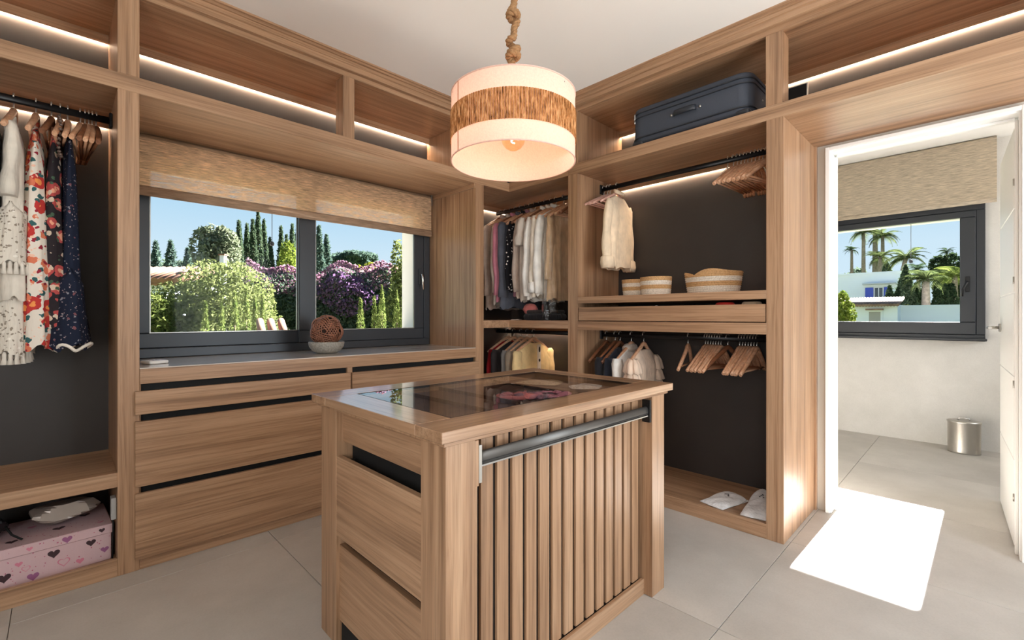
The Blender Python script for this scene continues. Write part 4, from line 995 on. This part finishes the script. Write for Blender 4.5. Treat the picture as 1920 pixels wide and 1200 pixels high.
# ================================================================== heart box, crumpled bag, power adapter under the low shelf
C_box = printed('pink_dot_card', (206, 176, 180), [(60, .14, (176, 84, 112), 2)], .05)
hb = thing('gift_box', 'pink cardboard box with hearts under the low wardrobe shelf', 'box', (-.06, 2.86, .05), radians(2.5))
part('body', MB().box(-.30, .222, -.15, .17, 0, .125, b=.002), C_box, hb)
lid = part('lid', MB().box(-.305, .227, -.156, .176, .118, .158, b=.003), C_box, hb)
def heart(c, s_, ax, ring=False):
    pts = []
    for k in range(28):
        t = 2 * pi * k / 28; pts.append((16 * sin(t) ** 3 / 17, (13 * cos(t) - 5 * cos(2 * t) - 2 * cos(3 * t) - cos(4 * t)) / 17))
    m = MB()
    P3 = lambda u, v_: (c[0] + u * s_, c[1] - .0006, c[2] + v_ * s_) if ax == 'f' else (c[0] + u * s_, c[1] + v_ * s_, c[2] + .0006)
    if ring: m.add([P3(u, v_) for u, v_ in pts] + [P3(u * .8, v_ * .8) for u, v_ in pts], [(k, (k + 1) % 28, 28 + (k + 1) % 28, 28 + k) for k in range(28)])
    else: m.add([P3(u, v_) for u, v_ in pts], [tuple(range(28))])
    return m
HB, HP, HK = simple('heart_black', (58, 34, 40), .6), simple('heart_purple', (150, 92, 132), .6), simple('heart_rose', (206, 126, 146), .6)
for (x, z, s_, mm, rg) in ((-.10, .045, .021, HB, 0), (.155, .095, .017, HB, 0), (.04, .09, .020, HB, 0), (-.02, .02, .019, HP, 0), (-.18, .05, .021, HK, 1), (.07, .045, .021, HK, 1), (-.15, .10, .017, HP, 0), (.12, .03, .014, HK, 0), (-.06, .085, .012, HK, 0), (.2, .05, .015, HP, 0), (-.04, .06, .014, HK, 1), (-.22, .09, .014, HB, 0)):
    part('heart_print', heart((x, -.150, z), s_, 'f', rg), mm, hb)
for (x, z, s_, mm) in ((-.16, .139, .015, HP), (.08, .138, .017, HP), (-.03, .138, .010, HK), (.19, .139, .011, HB)):
    part('heart_print', heart((x, -.156, z), s_, 'f'), mm, lid)
for (x, y, s_, mm) in ((-.08, -.08, .02, HB), (.06, -.05, .022, HB), (.15, .05, .02, HB), (-.02, .05, .016, HK), (-.17, 0, .018, HK), (.10, .12, .014, HP), (-.10, .1, .016, HB), (.19, -.1, .012, HK)):
    part('heart_print', heart((x, y, .158), s_, 't'), mm, lid)
def crumple(c, r, sz, seed, n=40, m=24, k=.22):
    R_ = random.Random(seed); D = [(Vector((R_.gauss(0, 1), R_.gauss(0, 1), R_.gauss(0, 1))).normalized(), R_.uniform(.55, 1)) for _ in range(26)]
    def fn(d):
        q = min((o_ / max(.05, d.dot(u)) for u, o_ in D if d.dot(u) > .05), default=1.0); return min(q, 1.25)
    return MB().sphere(c, r, n, m, sz, fn)
def flat(mb): mb.sm = [False] * len(mb.sm); return mb
o = thing('crumpled_bag', 'crumpled grey satin bag lying on the pink heart box', 'bag', (.02, 2.89, .209)); part('body', flat(crumple((0, 0, .055), .085, (1.6, 1.25, .68), 3, 30, 18)), simple('grey_satin', (150, 138, 130), .28, .35), o)
o = thing('crumpled_bag', 'crumpled black bag lying on the pink heart box', 'bag', (-.235, 2.86, .209)); part('body', flat(crumple((0, 0, .055), .085, (1.2, 1.2, .68), 7, 30, 18)), simple('black_satin', (30, 28, 30), .4), o); part('tie', MB().tube([(.08, -.06, .06), (.10, -.09, .03), (.13, -.10, .005)], .004, 6), M_void, o)
o = thing('power_adapter', 'small grey power adapter fixed to the wardrobe post under the low shelf', 'adapter', (.176, 2.68, .26)); part('housing', MB().box(-.012, .006, -.02, .03, -.02, .075, b=.002), simple('grey_plastic', (170, 168, 166), .5), o); part('cable', MB().tube([(-.004, 0, -.02), (-.004, .005, -.08), (-.006, .01, -.205)], .003, 6), M_void, o)

# ================================================================== on the worktop
sb = thing('stone_bowl', 'rough grey stone bowl on the worktop under the rattan ball', 'bowl', (1.205, 2.89, .9005))
part('bowl', MB().lathe([(0, 0), (.055, .0), (.082, .014), (.102, .042), (.107, .068), (.104, .073), (.097, .068), (.075, .04), (0, .03)], 40), simple('river_stone', (150, 146, 138), .75, noise=.3, nscale=120, bstr=.3), sb)
rt = thing('rattan_ball', 'woven brown rattan ball resting in the stone bowl', 'ornament', (1.205, 2.89, 1.040))
M_cane = wood('x', 'walnut'); RB = .093
part('core', MB().sphere((0, 0, 0), RB * .88, 24, 16), simple('ball_core', (46, 30, 24), .9), rt)
phi = (1 + 5 ** .5) / 2
axes_ = [Vector(a).normalized() for a in ((0, 1, phi), (0, -1, phi), (1, phi, 0), (-1, phi, 0), (phi, 0, 1), (phi, 0, -1))]
M_cane2 = simple('cane', (140, 92, 70), .45, noise=.3, nscale=60)
for i, ax in enumerate(axes_):
    u = ax.orthogonal().normalized(); v_ = ax.cross(u)
    for k in range(-2, 3):
        hgt_ = k * .0135; r_ = sqrt(max(1e-6, RB ** 2 - hgt_ ** 2)); pts = []
        for q in range(61):
            a = 2 * pi * q / 60; lift = 1 + .05 * sin(5 * a + i * 1.9)
            pts.append((u * cos(a) + v_ * sin(a)) * r_ * lift + ax * hgt_ * lift)
        part('cane_strip', MB().tube(pts, .0045, 5, caps=False, sy=.7), M_cane2, rt)
o = thing('remote_control', 'small white blind remote lying on the worktop beside the post', 'remote', (.335, 2.83, .9003), .35)
part('housing', rbox((.085, .085, .016), .006, 2, (0, 0, .0085)), M_white, o); part('button', MB().box(-.012, .012, -.02, .004, .0165, .019, b=.001), simple('light_grey', (180, 180, 182), .5), o); part('button', MB().box(-.012, .012, .012, .026, .0165, .019, b=.001), MATS['light_grey'], o)

# ================================================================== in the glass-topped tray
o = thing('scrunchie', 'pink and mauve gathered scrunchie in the display tray', 'scrunchie', (1.275, 1.175, .8250), -.55)
for k in range(3):
    pts = []; rad = []
    for q in range(49):
        a = 2 * pi * q / 48; pts.append((.055 * cos(a) + .07 * (k - 1), .045 * sin(a), .025 + .006 * sin(7 * a + k))); rad.append(.019 + .005 * sin(13 * a + k) + .003 * sin(29 * a))
    part('gathered_loop', MB().tube(pts, rad, 10, caps=False).xf(Matrix.Diagonal((1, 1, .36, 1))), (C['coral'], C['mauve'], C['pink'])[k], o)
o = thing('lace_cloth', 'folded beige lace cloth in the display tray', 'cloth', (1.56, 1.39, .8250), -.6); part('fold', flat(crumple((0, 0, .0095), .09, (1.6, 1.0, .09), 11)), printed('beige_lace', (206, 184, 156), [(90, .3, (150, 124, 98), 2)], .8), o)
o = thing('lace_cloth', 'folded white lace cloth beside the beige one in the display tray', 'cloth', (1.585, 1.175, .8250), -.6); part('fold', flat(crumple((0, 0, .0095), .08, (1.3, 1.1, .10), 12)), printed('white_lace', (214, 208, 200), [(90, .3, (160, 150, 142), 3)], .8), o)
# ================================================================== outside
GZ0 = -.6
def gmat(name, a, b_, trans=.3, scale=9.0):
    m = bpy.data.materials.new(name); m.use_nodes = True; nt = m.node_tree; nt.nodes.clear()
    o = N(nt, 'ShaderNodeOutputMaterial'); d = N(nt, 'ShaderNodeBsdfDiffuse'); t = N(nt, 'ShaderNodeBsdfTranslucent'); mx = N(nt, 'ShaderNodeMixShader'); mx.inputs[0].default_value = trans
    nz = N(nt, 'ShaderNodeTexNoise', i_Scale=scale, i_Detail=2.0); tc = N(nt, 'ShaderNodeTexCoord'); L(nt, tc.outputs['Object'], nz.inputs['Vector'])
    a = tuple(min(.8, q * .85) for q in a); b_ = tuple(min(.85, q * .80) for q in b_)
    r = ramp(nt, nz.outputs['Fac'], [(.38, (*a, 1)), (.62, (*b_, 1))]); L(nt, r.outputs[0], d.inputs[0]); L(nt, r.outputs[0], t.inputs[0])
    L(nt, d.outputs[0], mx.inputs[1]); L(nt, t.outputs[0], mx.inputs[2]); L(nt, mx.outputs[0], o.inputs[0]); MATS[name] = m; return m
def leaf_obj(name, P_, size, mat, parent, seed, aspect=2.2, up=0.0):
    """P_ (n,3) local points -> one quad leaf each"""
    rng = np.random.default_rng(seed); n = len(P_)
    a = rng.normal(size=(n, 3)); a[:, 2] += up; a /= np.linalg.norm(a, axis=1)[:, None]
    b = np.cross(a, rng.normal(size=(n, 3))); b /= np.linalg.norm(b, axis=1)[:, None]
    s = size * rng.uniform(.6, 1.3, n)[:, None]
    V = np.stack([P_ - a * s, P_ + b * s / aspect, P_ + a * s, P_ - b * s / aspect], 1).reshape(-1, 3)
    me = bpy.data.meshes.new(name); me.vertices.add(4 * n); me.vertices.foreach_set('co', V.astype(np.float32).ravel())
    me.loops.add(4 * n); me.loops.foreach_set('vertex_index', np.arange(4 * n, dtype=np.int32))
    me.polygons.add(n); me.polygons.foreach_set('loop_start', np.arange(0, 4 * n, 4, dtype=np.int32))
    me.update(calc_edges=True); me.materials.append(mat)
    o = bpy.data.objects.new(name, me); link(o, parent); return o
def blob_pts(n, c, rad, seed, lumps=14, lump=.42, flat_bottom=None):
    rng = np.random.default_rng(seed); d = rng.normal(size=(lumps, 3)); d /= np.linalg.norm(d, axis=1)[:, None]
    C_ = d * rng.uniform(.35, .72, lumps)[:, None]; C_[0] = 0; k = rng.integers(0, lumps, n)
    e = rng.normal(size=(n, 3)); e /= np.linalg.norm(e, axis=1)[:, None]
    P_ = C_[k] + e * (lump * rng.uniform(.55, 1.0, n) ** .4 * np.where(k == 0, 1.5, 1.0))[:, None]
    P_ = P_ * np.array(rad) + np.array(c)
    if flat_bottom is not None: P_[:, 2] = np.maximum(P_[:, 2], flat_bottom + rng.uniform(0, .1, n))
    return P_
def cone_pts(n, h, r, seed, power=.8, z0=0.0, tiers=0):
    rng = np.random.default_rng(seed); t = rng.uniform(0, 1, n) ** 1.25
    prof = np.sin(np.clip((1 - t) * 1.9, 0, pi / 2)) ** power * np.clip(t * 9, .35, 1)
    if tiers: prof = prof * (.62 + .38 * (1 - (t * tiers) % 1))
    a = rng.uniform(0, 2 * pi, n); rr = r * prof * rng.uniform(.6, 1.0, n) ** .5 * (1 + .15 * np.sin(5 * a + 9 * t))
    return np.stack([rr * np.cos(a), rr * np.sin(a), z0 + h * t], 1)
def trunk(parent, h, r, mat, lean=(0, 0), n=7):
    return part('trunk', MB().tube([(lean[0] * (i / n) ** 1.5, lean[1] * (i / n) ** 1.5, h * i / n) for i in range(n + 1)], [r * (1.15 - .5 * i / n) for i in range(n + 1)], 8), mat, parent)
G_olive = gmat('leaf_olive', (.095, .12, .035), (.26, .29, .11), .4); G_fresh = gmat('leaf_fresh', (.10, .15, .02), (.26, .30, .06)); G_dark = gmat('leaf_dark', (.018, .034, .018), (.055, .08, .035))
G_cyp = gmat('leaf_cypress', (.045, .075, .045), (.12, .16, .09), .4); G_teal = gmat('leaf_teal', (.05, .09, .08), (.13, .18, .13), .4); G_pale = gmat('leaf_pale', (.12, .15, .09), (.26, .28, .18)); G_jun = gmat('leaf_juniper', (.09, .13, .03), (.24, .28, .09))
G_hedge = gmat('leaf_hedge', (.05, .08, .06), (.13, .17, .11), .4); G_yel = gmat('leaf_yellow', (.18, .20, .02), (.36, .36, .05)); G_palm = gmat('leaf_palm', (.05, .075, .03), (.13, .16, .06)); G_palmd = gmat('leaf_palm_dark', (.025, .045, .03), (.06, .09, .05))
F_pink = gmat('bract_pink', (.30, .12, .22), (.50, .34, .38), .35, 20); F_purp = gmat('bract_purple', (.11, .06, .14), (.26, .15, .27), .35, 20)
M_bark = simple('bark', (92, 76, 62), .95, noise=.3, nscale=12); M_bark2 = simple('palm_bark', (122, 110, 98), .95, noise=.3, nscale=8)
M_clay = simple('terracotta_tile', (128, 88, 66), .9, noise=.3, nscale=3); M_house = simple('white_render', (206, 210, 216), .9); M_grass = simple('garden_ground', (84, 92, 54), 1.0, noise=.4, nscale=2); M_bounce = simple('bounce_ground', (170, 162, 150), .8, noise=.1, nscale=2)

struct('ground_garden', MB().box(-60, 90, 3.46, 90, GZ0 - .3, GZ0).box(5.76, 90, -60, 3.46, GZ0 - .3, GZ0), M_grass, 'garden ground outside')
struct('ground_bounce_garden', MB().box(-8, 12, 3.46, 6.2, GZ0, GZ0 + .04), M_bounce, 'added pale ground bouncing light in at the garden window')  # unseen pale ground added to bounce sunlight up through the garden window
struct('ground_bounce_back', MB().box(-6, 5.75, -9, -1.76, -.3, -.05), M_bounce, 'added pale ground bouncing sunlight in at the back opening')  # unseen pale ground added to throw sunlight up onto the closet ceiling
def put(px_, d):
    p = pix(px_, PCY, d); return (p.x, p.y, GZ0)
def zat(py, d): return CAM_H + (PCY - py) / FPX * d - GZ0     # height above the garden ground
def wid(px_, d): return px_ / FPX * d
def shrub(name, label, px_, d, top, halfw, mat, n, size, seed, depth=None, lumps=16, group=None, up=.0, stem=True, base=None):
    h_ = zat(top, d); r = wid(halfw, d); t = thing(name, label, 'bush' if 'bush' in name or 'shrub' in name else 'tree', put(px_, d), 0, group)
    b0 = base if base is not None else 0.0
    leaf_obj('foliage', blob_pts(n, (0, 0, (h_ + b0) / 2), (r, depth or r, (h_ - b0) / 2), seed, lumps, .42, b0), size, mat, t, seed + 1, up=up)
    if stem: trunk(t, b0 + (h_ - b0) * .6, max(.03, r * .06), M_bark)
    return t
def cypress(label, px_, d, top, halfw, mat, n, size, seed, group=None, name='cypress_tree', tiers=0, up=1.4):
    h_ = zat(top, d); t = thing(name, label, 'tree', put(px_, d), 0, group)
    leaf_obj('foliage', cone_pts(n, h_, wid(halfw, d), seed, tiers=tiers), size, mat, t, seed + 1, up=up, aspect=3.2); trunk(t, h_ * .8, wid(halfw, d) * .12, M_bark); return t
# --- garden behind the closet window
shrub('olive_bush', 'big rounded pale green bush filling the middle of the garden view', 402, 9.0, 470, 118, G_olive, 32000, .042, 1, 1.2, 34)
shrub('leafy_bush', 'darker green bush at the foot of the white garden house', 300, 8.0, 548, 66, gmat('leaf_mid', (.06, .09, .02), (.17, .20, .06)), 8000, .05, 3, .6, 14)
shrub('broad_bush', 'low broad green bush in front of the bougainvillea', 520, 9.6, 566, 45, G_pale, 5000, .04, 5, .5, 12)
for i, (x, tp, hw) in enumerate(((385, 566, 13), (415, 570, 12), (440, 548, 14), (462, 540, 11), (478, 556, 10), (492, 552, 9))):
    cypress('upright pale juniper in front of the rounded bush', x, 7.0, tp, hw, G_jun, 1500, .035, 20 + i, 'junipers before the rounded bush', 'juniper_shrub')
for i, (x, tp, hw) in enumerate(((676, 560, 14), (702, 556, 10), (716, 536, 14), (744, 546, 12), (755, 560, 9))):
    cypress('upright pale juniper in front of the bougainvillea hedge', x, 8.0, tp, hw, G_jun, 1600, .035, 30 + i, 'junipers before the bougainvillea', 'juniper_shrub')
shrub('low_bush', 'low yellow green bush at the foot of the bougainvillea', 700, 8.6, 592, 66, G_fresh, 4500, .04, 7, .5, 12)
# bougainvillea hedge: a long box of leaves with bracts on it
d0 = 11.5; A_ = put(462, d0); B_ = put(775, d0 + 1.2)
bh = thing('bougainvillea_hedge', 'long bougainvillea hedge covered in pink and purple bracts', 'hedge', ((A_[0] + B_[0]) / 2, (A_[1] + B_[1]) / 2, GZ0), atan2(B_[1] - A_[1], B_[0] - A_[0]))
Lh = sqrt((A_[0] - B_[0]) ** 2 + (A_[1] - B_[1]) ** 2) / 2; Hh = zat(508, d0)
rng = np.random.default_rng(5)
def hedge_pts(n, zlo, zhi, front):
    u = rng.uniform(-Lh, Lh, n); zt = Hh * (1 + .05 * np.sin(u * 2.1) + .04 * np.sin(u * 5.3 + 1)); z = zt * rng.uniform(zlo, zhi, n)
    y = -front * np.sqrt(np.clip(1 - (z / zt) ** 6, 0, 1)) * rng.uniform(.6, 1.05, n) + .12 * np.sin(3 * u + 4 * z); return np.stack([u, y, z], 1)
leaf_obj('foliage', hedge_pts(16000, 0, 1.0, .6), .05, G_hedge, bh, 6)
leaf_obj('pink_bracts', hedge_pts(5200, .80, 1.06, .55), .040, F_pink, bh, 7, 1.3)
pp = hedge_pts(9000, .2, .95, .68); pp = pp[(np.sin(pp[:, 0] * 2.6 + 1) + np.sin(pp[:, 2] * 3.1 + pp[:, 0]) > .35)][:3000]; leaf_obj('purple_bracts', pp, .042, F_purp, bh, 8, 1.3)
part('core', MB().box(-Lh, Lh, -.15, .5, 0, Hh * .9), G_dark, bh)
# trees behind
for i, (x, tp, hw) in enumerate(((448, 414, 13), (463, 420, 12), (474, 412, 13), (484, 396, 14), (495, 412, 12), (506, 446, 14))):
    cypress('tall dark cypress in the row behind the rounded bush', x, 30 + i * .6, tp, hw, G_cyp, 3800, .14, 40 + i, 'cypress row behind the garden')
for i, (x, tp, hw) in enumerate(((527, 424, 11), (537, 440, 12), (548, 420, 13), (558, 416, 10))):
    cypress('dark cypress standing behind the window mullion', x, 32 + i, tp, hw, G_cyp, 3000, .14, 50 + i, 'cypresses behind the mullion')
cypress('tall blue green fir with tiered branches', 598, 28, 424, 18, G_teal, 4500, .15, 57, None, 'fir_tree', 9, .2)
cypress('shorter blue green fir beside the taller fir', 612, 30, 440, 18, G_teal, 4500, .15, 58, None, 'fir_tree', 8, .2)
shrub('pepper_tree', 'loose pale green tree behind the rounded bush', 406, 24, 412, 50, G_pale, 11000, .13, 60, 1.2, 18, base=1.5)
shrub('round_tree', 'bright yellow green tree between the cypresses', 534, 22, 458, 36, G_fresh, 5000, .10, 62, .8, 12, base=.8)
shrub('umbrella_pine', 'flat-topped umbrella pine beyond the tiled roofs', 664, 46, 470, 52, G_teal, 9000, .22, 64, 2.4, 16, base=zat(503, 46))
shrub('citrus_tree', 'yellow green tree below the umbrella pine', 678, 34, 482, 34, G_yel, 5000, .14, 66, 1.1, 12, base=1.6)
shrub('leafy_tree', 'dark olive tree at the edge of the garden beside the window reveal', 752, 10.5, 455, 30, G_olive, 6000, .05, 68, .4, 14, base=.2)
for i, (x, tp, hw) in enumerate(((292, 454, 20), (320, 452, 22), (352, 466, 16))):
    cypress('loose dark pine behind the garden house roof', x, 34, tp, hw, G_teal, 2500, .2, 70 + i, 'pines behind the garden house', 'pine_tree', 6, .0)
shrub('tree_line', 'distant green trees closing the garden', 350, 40, 474, 85, G_hedge, 7000, .22, 75, 3, 18)
shrub('tree_line', 'distant trees behind the bougainvillea hedge', 600, 42, 478, 80, G_hedge, 7000, .22, 76, 3, 18)
# --- houses with tiled roofs
def tiled_roof(parent, w_, run, rise, z, n, mat, y0=0):
    """lean-to slope of half-round tile rows; local x along the eaves"""
    mb = MB()
    for i in range(n):
        x = -w_ / 2 + (i + .5) * w_ / n; r = w_ / n * .62
        mb.tube([(x, y0, z), (x, y0 + run, z + rise)], r, 6, sy=1.0, smooth=True)
    o = part('tile_rows', mb, mat, parent); o['kind'] = 'stuff'
    part('roof_deck', MB().add([(-w_ / 2, y0, z - .05), (w_ / 2, y0, z - .05), (w_ / 2, y0 + run, z + rise - .05), (-w_ / 2, y0 + run, z + rise - .05)], [(0, 1, 2, 3)]), mat, parent); return o
d = 14.0; g = thing('garden_house', 'white garden house with clay tiled roof beside the dark bush', 'house', put(258, d), YAW - pi / 2)
part('wall', MB().box(-1.6, .80, 0, 3, 0, zat(530, d)), M_house, g); tiled_roof(g, 2.9, 1.6, .50, zat(529, d), 13, M_clay, -.2)
ch = part('chimney', MB().box(1.73, 1.88, 1.2, 1.35, 0, zat(480, 15.4)), M_house, g); part('chimney_cap', MB().box(1.70, 1.91, 1.17, 1.38, zat(480, 15.4), zat(480, 15.4) + .04), M_clay, ch)
for lb, x, d, zt, w_, rise in (('clay tiled roof rising beyond the bougainvillea', 712, 19, 518, 2.6, .62), ('small pyramid of clay tiles behind the larger roof', 670, 21, 514, 1.2, .42)):
    g = thing('neighbour_house', lb, 'house', put(x, d), YAW - pi / 2 - (.5 if w_ > 2 else .2)); part('wall', MB().box(-w_ / 2 + .1, w_ / 2 - .1, .1, 2.5, 0, zat(zt, d)), M_house, g); tiled_roof(g, w_, 2.2, rise, zat(zt, d), 15, M_clay)
cp = thing('clay_coping', 'row of curved clay tiles capping a low garden wall', 'tiles', put(512, 5.6), YAW - pi / 2 + .7)
for i in range(3): part('tile', MB().tube([(-.16 + i * .12, -.20, zat(620, 5.6) - .06), (-.10 + i * .12, .22, zat(602, 5.6))], [.05, .042], 10), M_clay, cp)
part('wall', MB().box(-.2, .2, -.14, .10, 0, zat(624, 5.6) - .06), M_house, cp)
def pull_cord(label, p, ln):
    o = thing('pull_cord', label, 'cord', p); part('cord', MB().tube([(0, 0, .02), (0, 0, ln)], .0022, 6), simple('cord_grey', (110, 112, 118), .7), o); part('knob', MB().lathe([(0, -.012), (.012, -.010), (.015, .004), (.010, .016), (.003, .02)], 12), simple('cord_knob', (50, 52, 58), .5), o)
p = pix(510, 458, 3.116); pull_cord('thin grey cord with a dark knob hanging outside the garden window', p, 1.984 - p.z)
p = pix(1708, 491, 4.283); pull_cord('thin grey cord with a dark knob hanging outside the bathroom window', p, 1.989 - p.z)

# --- view from the bathroom window
def frond(length, droop, width, n=16):
    mb = MB(); P_ = []
    for i in range(n + 1):
        t = i / n; P_.append(Vector((length * t * (1 - .25 * droop * t), 0, length * (.45 * t - droop * t * t))))
    mb.tube(P_, [.02 * length * (1 - .8 * i / n) for i in range(n + 1)], 4)
    for i in range(2, n + 1):
        t = i / n; w_ = width * sin(min(1, t * 1.15) * pi) ** .6 + .05 * length
        for s_ in (-1, 1):
            a = P_[i]; tip = a + Vector((.35 * w_, s_ * w_, -.35 * w_)); q = Vector((length * .028, 0, 0)); mb.add([a - q, a + q, tip], [(0, 1, 2)])
    return mb.mesh('frond')
_fr = {}
def palm(label, px_, d, crown_y, halfw, mat=None, nf=22, trunk_r=.16, lean=0.0, base_y=None, droop=.75):
    h_ = zat(crown_y, d); r = wid(halfw, d); mat = mat or G_palm
    t = thing('palm_tree', label, 'palm', put(px_, d))
    lx = lean; off = (_R.x * lx, _R.y * lx)
    trunk(t, h_, trunk_r, M_bark2, off, 10)
    key = (mat.name, droop)
    if key not in _fr: _fr[key] = frond(1.0, droop, .22); _fr[key].materials.append(mat)
    R_ = random.Random(int(px_)); 
    for k in range(nf):
        o = bpy.data.objects.new('frond', _fr[key]); link(o, t); el = R_.uniform(-.55, .85)
        o.location = (off[0], off[1], h_); o.rotation_euler = (R_.uniform(-.3, .3), -el, 2 * pi * k / nf * 2.4); o.scale = (r * 1.25,) * 3
    return t
palm('slim distant palm standing alone above the white house', 1597, 60, 469, 13, G_palmd, 20, .22)
palm('tall slender palm with a round crown behind the white house', 1619, 48, 436, 26, G_palm, 24, .22)
palm('tall palm with the thickest trunk in the palm group', 1641, 56, 424, 16, G_palmd, 14, .34)
palm('palm with drooping crown beside the thick trunked palm', 1655, 52, 443, 26, G_palm, 24, .24)
palm('shorter bushy palm in front of the palm group', 1650, 46, 482, 24, G_palm, 22, .2)
palm('leaning green palm beside the white house', 1672, 42, 484, 32, G_palm, 26, .24, 1.3)
palm('spreading green palm with stout trunk behind the boundary wall', 1736, 26.5, 524, 36, G_palm, 26, .24)
palm('dark palm crown behind the stout palm', 1722, 44, 506, 20, G_palmd, 20, .2)
palm('bright green palm crown beside the window frame', 1790, 29, 516, 36, gmat('leaf_palm_bright', (.11, .15, .03), (.22, .26, .07)), 26, .2)
shrub('round_tree', 'big round dark tree beyond the bright palm', 1786, 46, 472, 40, G_dark, 9000, .22, 90, 2.0, 16, base=2.0)
palm('small palm crown peeping above the round dark tree', 1775, 50, 472, 14, G_palmd, 16, .15)
cypress('broad dark cypress beside the stout palm', 1698, 28, 498, 20, G_cyp, 5000, .14, 92)
cypress('dark cypress against the white house', 1662, 50, 488, 20, G_cyp, 5000, .15, 93)
for i, x in enumerate((1668, 1684, 1716, 1732, 1758, 1772, 1786)):
    cypress('clipped dark hedge shrub behind the boundary wall', x, 28, 536 + 6 * sin(i * 2), 15, G_dark, 2600, .12, 100 + i, 'hedge shrubs behind the boundary wall', 'hedge_shrub')
shrub('tree_line', 'low green trees behind the white house', 1600, 64, 506, 50, G_hedge, 6000, .3, 110, 3, 14)
shrub('low_bush', 'bright green bush at the edge of the low tiled house', 1572, 16, 545, 14, G_fresh, 4500, .06, 112, .5, 12)
shrub('flowering_bush', 'small yellow green bush on the boundary wall', 1702, 26, 562, 11, G_yel, 1800, .08, 114, .3, 8, base=1.2)
shrub('flowering_bush', 'small yellow green bush at the tiled house corner', 1660, 26.5, 566, 10, G_yel, 1500, .08, 115, .3, 8, base=1.2)
shrub('flowering_bush', 'small yellow green bush beside the stout palm trunk', 1748, 26, 568, 10, G_yel, 1500, .08, 116, .3, 8, base=1.2)
ROT = -pi / 2 + .0
d = 32; wh = thing('white_house', 'white flat-roofed house with blue shutters', 'house', put(1612, d), ROT)   # local -y faces the camera side (-x world)
def uu(px_): return wid(px_ - 1612, d) / .713                      # along world -y
Zr, Zb = zat(515, d), zat(562, d)
M_hs = simple('house_cool_white', (226, 230, 236), .9)  # one even cool white for these houses and the boundary wall
part('wall', MB().box(uu(1560), uu(1658), 0, 4, 0, Zr), M_hs, wh); part('parapet', MB().box(uu(1560) - .1, uu(1658) + .1, -.08, 4, Zr, Zr + .12), M_hs, wh)
part('roof_block', MB().box(uu(1560), uu(1575), .8, 3, Zr + .12, Zr + .7), M_hs, wh)
wn = part('window', MB().box(uu(1627), uu(1637), -.05, .02, zat(560, d), zat(540, d)), simple('pane_white', (214, 216, 218), .4), wh); part('pane', MB().box(uu(1628), uu(1631.5), -.06, -.05, zat(559, d), zat(541, d)), simple('dark_pane', (60, 66, 76), .2), wn); part('pane', MB().box(uu(1632.5), uu(1636), -.06, -.05, zat(559, d), zat(541, d)), MATS['dark_pane'], wn)
M_blue = simple('blue_shutter', (44, 66, 168), .6)
for a, b_ in ((1618, 1626.5), (1637.5, 1645)): part('shutter', MB().box(uu(a), uu(b_), -.08, -.01, zat(561, d), zat(540, d)), M_blue, wh)
part('awning', MB().box(uu(1616), uu(1650), -.5, 0, zat(535, d), zat(535, d) + .08), simple('awning_grey', (170, 172, 172), .8), wh)
for k in range(9): part('railing_bar', MB().box(uu(1647 + k * 1.3), uu(1647.4 + k * 1.3), -.3, -.26, zat(566, d), zat(552, d)), M_hs, wh)
wn = part('window', MB().box(uu(1576), uu(1584), -.05, .02, zat(556, d), zat(534, d)), MATS['pane_white'], wh); part('pane', MB().box(uu(1577), uu(1583), -.06, -.05, zat(555, d), zat(535, d)), MATS['dark_pane'], wn)
d = 24; lh = thing('low_house', 'low white house with brown tiled roof beside the boundary wall', 'house', put(1612, d), ROT)
part('wall', MB().box(uu(1580), uu(1651), 0, 4, 0, zat(572, d)), M_hs, lh); tiled_roof(lh, uu(1656) - uu(1574), 2.4, .42, zat(573, d), 26, simple('brown_tile', (128, 100, 84), .9, noise=.3, nscale=3), -.3)
wn = part('window', MB().box(uu(1620), uu(1636), -.05, .02, zat(604, d), zat(582, d)), M_hs, lh); part('pane', MB().box(uu(1622), uu(1634), -.06, -.05, zat(604, d), zat(585, d)), simple('pane_grey', (150, 146, 140), .4), wn); part('hood', MB().box(uu(1619), uu(1637), -.3, 0, zat(582, d), zat(579, d)), MATS['brown_tile'], wn)
part('awning', MB().box(uu(1582), uu(1598), -.8, 0, zat(588, d), zat(586, d)), simple('green_awning', (96, 132, 124), .8), lh)
d = 25; bw = thing('boundary_wall', 'long white boundary wall in front of the dark hedge', 'wall', put(1612, d), ROT)
part('wall', MB().box(uu(1651) + .02, uu(1850), 0, .25, 0, zat(576, d)), M_hs, bw); part('coping', MB().box(uu(1651) + .02, uu(1850), -.05, .30, zat(576, d), zat(576, d) + .07), M_hs, bw)
part('pier', MB().box(uu(1789), uu(1797), -.1, .35, 0, zat(566, d)), M_hs, bw)
